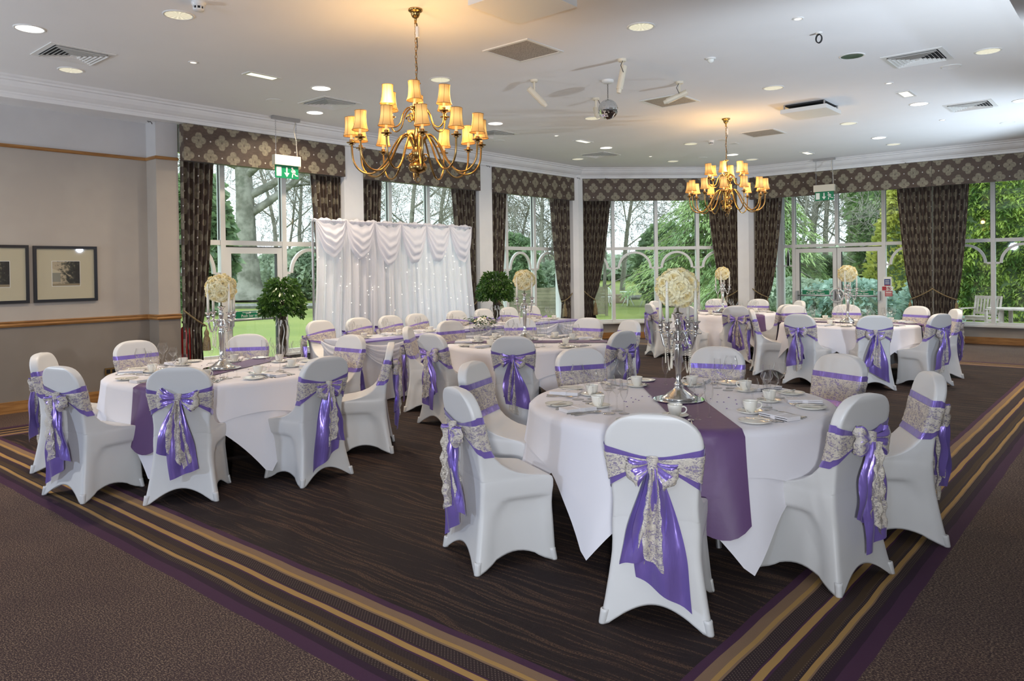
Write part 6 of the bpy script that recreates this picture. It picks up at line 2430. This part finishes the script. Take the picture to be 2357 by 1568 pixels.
for i, (x, y) in enumerate(((-66, 42), (-60, 52), (-52, 58), (-43, 60), (-34, 60), (-25, 58), (-15, 56), (-68, 30), (-70, 18), (-4, 54))):
    bush('woodland_thicket', x, y, 7.5, 4.0, 1.25, 1800, 'rhodo_leaf', 'distant woodland thicket %s' % ('far left behind the great beech', 'right of the great beech', 'left of the drape', 'behind the drape', 'behind the narrow window',
         'left behind the cedar', 'right behind the cedar', 'far left by the curtain', 'leftmost beyond the lawn', 'far behind the doors')[i], 60 + i, 0.1, (0.5, 0.9), z0=0.4, W=0.25)
# hedge behind the terrace
t = thing('conifer_hedge', 'tall clipped conifer hedge filling the right-hand window', 'hedge', (2.2, 30.0, GZ), 0)
rd = random.Random(77)
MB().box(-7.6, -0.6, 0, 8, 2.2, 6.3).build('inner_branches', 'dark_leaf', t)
f = MB()
for i in range(36000):
    if rd.random() < 0.82:
        x, z = rd.uniform(-8.0, 2.0), rd.uniform(0, 6.6)
        y = -0.72 + 0.16 * sin(x * 2.1 + z * 1.3) + 0.10 * sin(x * 5.3 - z * 4.1) + rd.uniform(-0.12, 0.16)
        d = Vector((rd.uniform(-0.9, 0.9), -1, rd.uniform(-0.5, 0.5)))
    else:
        x, z = -7.7 + rd.uniform(-0.15, 0.2), rd.uniform(0, 6.6)
        y = rd.uniform(-0.7, 2.3)
        d = Vector((-1, rd.uniform(-0.9, 0.9), rd.uniform(-0.4, 0.6)))
    cards(f, Vector((x, y, z)), d, Vector((rd.uniform(-0.8, 0.8), rd.uniform(-0.3, 0.3), 1)), rd.uniform(0.14, 0.30), rd.uniform(0.03, 0.055), 0.35)
f.build('foliage', 'hedge_leaf', t)['kind'] = 'stuff'

# garden furniture


def bench(x, y, rz, label):
    t = thing('garden_armchair', label, 'garden chair', (x, y, GZ), rz, 'grey teak garden seats')
    w = 0.37
    for sx in (-1, 1):
        b = MB()
        b.box(sx * w - 0.03, -0.28, 0, sx * w + 0.03, -0.22, 0.62)
        b.build('front_leg', 'teak_grey', t)
        b = MB()
        b.tube([(sx * w, 0.25, 0), (sx * w, 0.26, 0.42), (sx * w, 0.36, 0.98)], 0.036, 4)
        b.build('rear_leg', 'teak_grey', t)
        MB().box(sx * w - 0.04, -0.32, 0.62, sx * w + 0.04, 0.28, 0.655).build('armrest', 'teak_grey', t)
        MB().box(sx * w - 0.02, -0.22, 0.30, sx * w + 0.02, 0.25, 0.37).build('side_rail', 'teak_grey', t)
    for k in range(6):
        MB().box(-w + 0.03, -0.27 + k * 0.088, 0.41, w - 0.03, -0.20 + k * 0.088, 0.435).build('seat_slat', 'teak_grey', t)
    for z0, y0, h in ((0.90, 0.345, 0.085), (0.47, 0.268, 0.06)):
        MB().box(-w + 0.03, y0 - 0.015, z0, w - 0.03, y0 + 0.015, z0 + h).build('back_rail', 'teak_grey', t)
    for k in range(7):
        x0 = -w + 0.085 + k * (2 * w - 0.17) / 6
        b = MB()
        b.box(x0 - 0.026, -0.009, 0.0, x0 + 0.026, 0.009, 0.40)
        o = b.build('back_slat', 'teak_grey', t, False, (0, 0.272, 0.51))
        o.rotation_euler = (-0.17, 0, 0)
    MB().box(-w + 0.03, -0.26, 0.33, w - 0.03, -0.235, 0.41).build('front_rail', 'teak_grey', t)
    return t


bench(-3.72, 24.3, R_(-28), 'grey wooden slatted garden seat behind the terrace table')
bench(-1.25, 22.6, R_(-110), 'grey wooden garden seat at the right end of the terrace table')
t = thing('garden_table', 'grey wooden oval table on the terrace outside the right window', 'table', (-2.35, 22.9, GZ), R_(-12))
b = MB()
b.grid(lambda u, v: (1.05 * cos(2 * PI * u) * [0.001, 1, 1, 0.001][min(3, int(v * 3 + 0.5))], 0.55 * sin(2 * PI * u) * [0.001, 1, 1, 0.001][min(3, int(v * 3 + 0.5))], [0.735, 0.735, 0.70, 0.70][min(3, int(v * 3 + 0.5))]), 40, 3, closed=True)
b.build('tabletop', 'teak_grey', t)
for sx in (-1, 1):
    for sy in (-1, 1):
        MB().box(sx * 0.6 - 0.04, sy * 0.3 - 0.04, 0, sx * 0.6 + 0.04, sy * 0.3 + 0.04, 0.70).build('leg', 'teak_grey', t)
MB().box(-0.62, -0.02, 0.25, 0.62, 0.02, 0.33).build('stretcher', 'teak_grey', t)


def white_chair(x, y, rz, label):
    t = thing('lawn_chair', label, 'garden chair', (x, y, GZ + 0.02), rz, 'white iron lawn chairs')
    for sx in (-1, 1):
        for sy in (-1, 1):
            MB().tube([(sx * 0.2, sy * 0.2, 0.44), (sx * 0.17, sy * 0.17, 0.25), (sx * 0.25, sy * 0.25, 0)], 0.022, 6).build('leg', 'white_paint', t, True)
    MB().lathe([(0.001, 0.44), (0.25, 0.44), (0.26, 0.455), (0.25, 0.47), (0.001, 0.47)], 20).build('seat', 'white_paint', t, True)
    b = MB()
    b.tube([(0.24 * cos(a), -0.23, 0.46 + 0.46 * sin(a)) for a in [PI * i / 14 for i in range(15)]], 0.022, 6)
    for k in range(-2, 3):
        b.tube([(k * 0.08, -0.22, 0.46), (k * 0.07, -0.235, 0.46 + 0.44 * sqrt(1 - (k / 3) ** 2))], 0.014, 5)
    b.build('backrest', 'white_paint', t, True)
    return t


white_chair(-20.9, 31.6, R_(200), 'white iron lawn chair, left one of the pair')
white_chair(-19.3, 32.9, R_(80), 'white iron lawn chair, right one of the pair')
t = thing('lawn_table', 'white iron lawn table between two white chairs', 'table', (-20.0, 32.2, GZ + 0.02), 0)
MB().lathe([(0.001, 0.68), (0.40, 0.68), (0.41, 0.70), (0.40, 0.72), (0.001, 0.72)], 24).build('tabletop', 'white_paint', t, True)
for k in range(4):
    a = k * PI / 2 + 0.4
    MB().tube([(0.28 * cos(a), 0.28 * sin(a), 0.68), (0.12 * cos(a), 0.12 * sin(a), 0.36), (0.30 * cos(a), 0.30 * sin(a), 0)], 0.025, 6).build('leg', 'white_paint', t, True)
# timber fence beyond the narrow window
t = thing('garden_fence', 'weathered timber panel fence seen through the narrow window', 'fence', (-18.8, 23.2, GZ), math.atan2(3.0, 2.6))
for k in range(4):
    MB().box(-3.0 + k * 2 - 0.05, -0.05, 0, -3.0 + k * 2 + 0.05, 0.05, 1.25).build('post', 'fence_wood', t)
for k in range(3):
    for j in range(8):
        x0 = -2.94 + k * 2
        MB().box(x0, -0.012 + 0.006 * (j % 2), 0.06 + j * 0.14, x0 + 1.88, 0.008 + 0.006 * (j % 2), 0.19 + j * 0.14).build('fence_board', 'fence_wood', t)
b = MB()
b.prism([(-27.5, 33.5), (-22.6, 36.4), (-22.0, 35.4), (-26.5, 32.8)], GZ, GZ + 0.45)
tag(b.build('ground_bed', 'leaf_litter'), kind='structure')
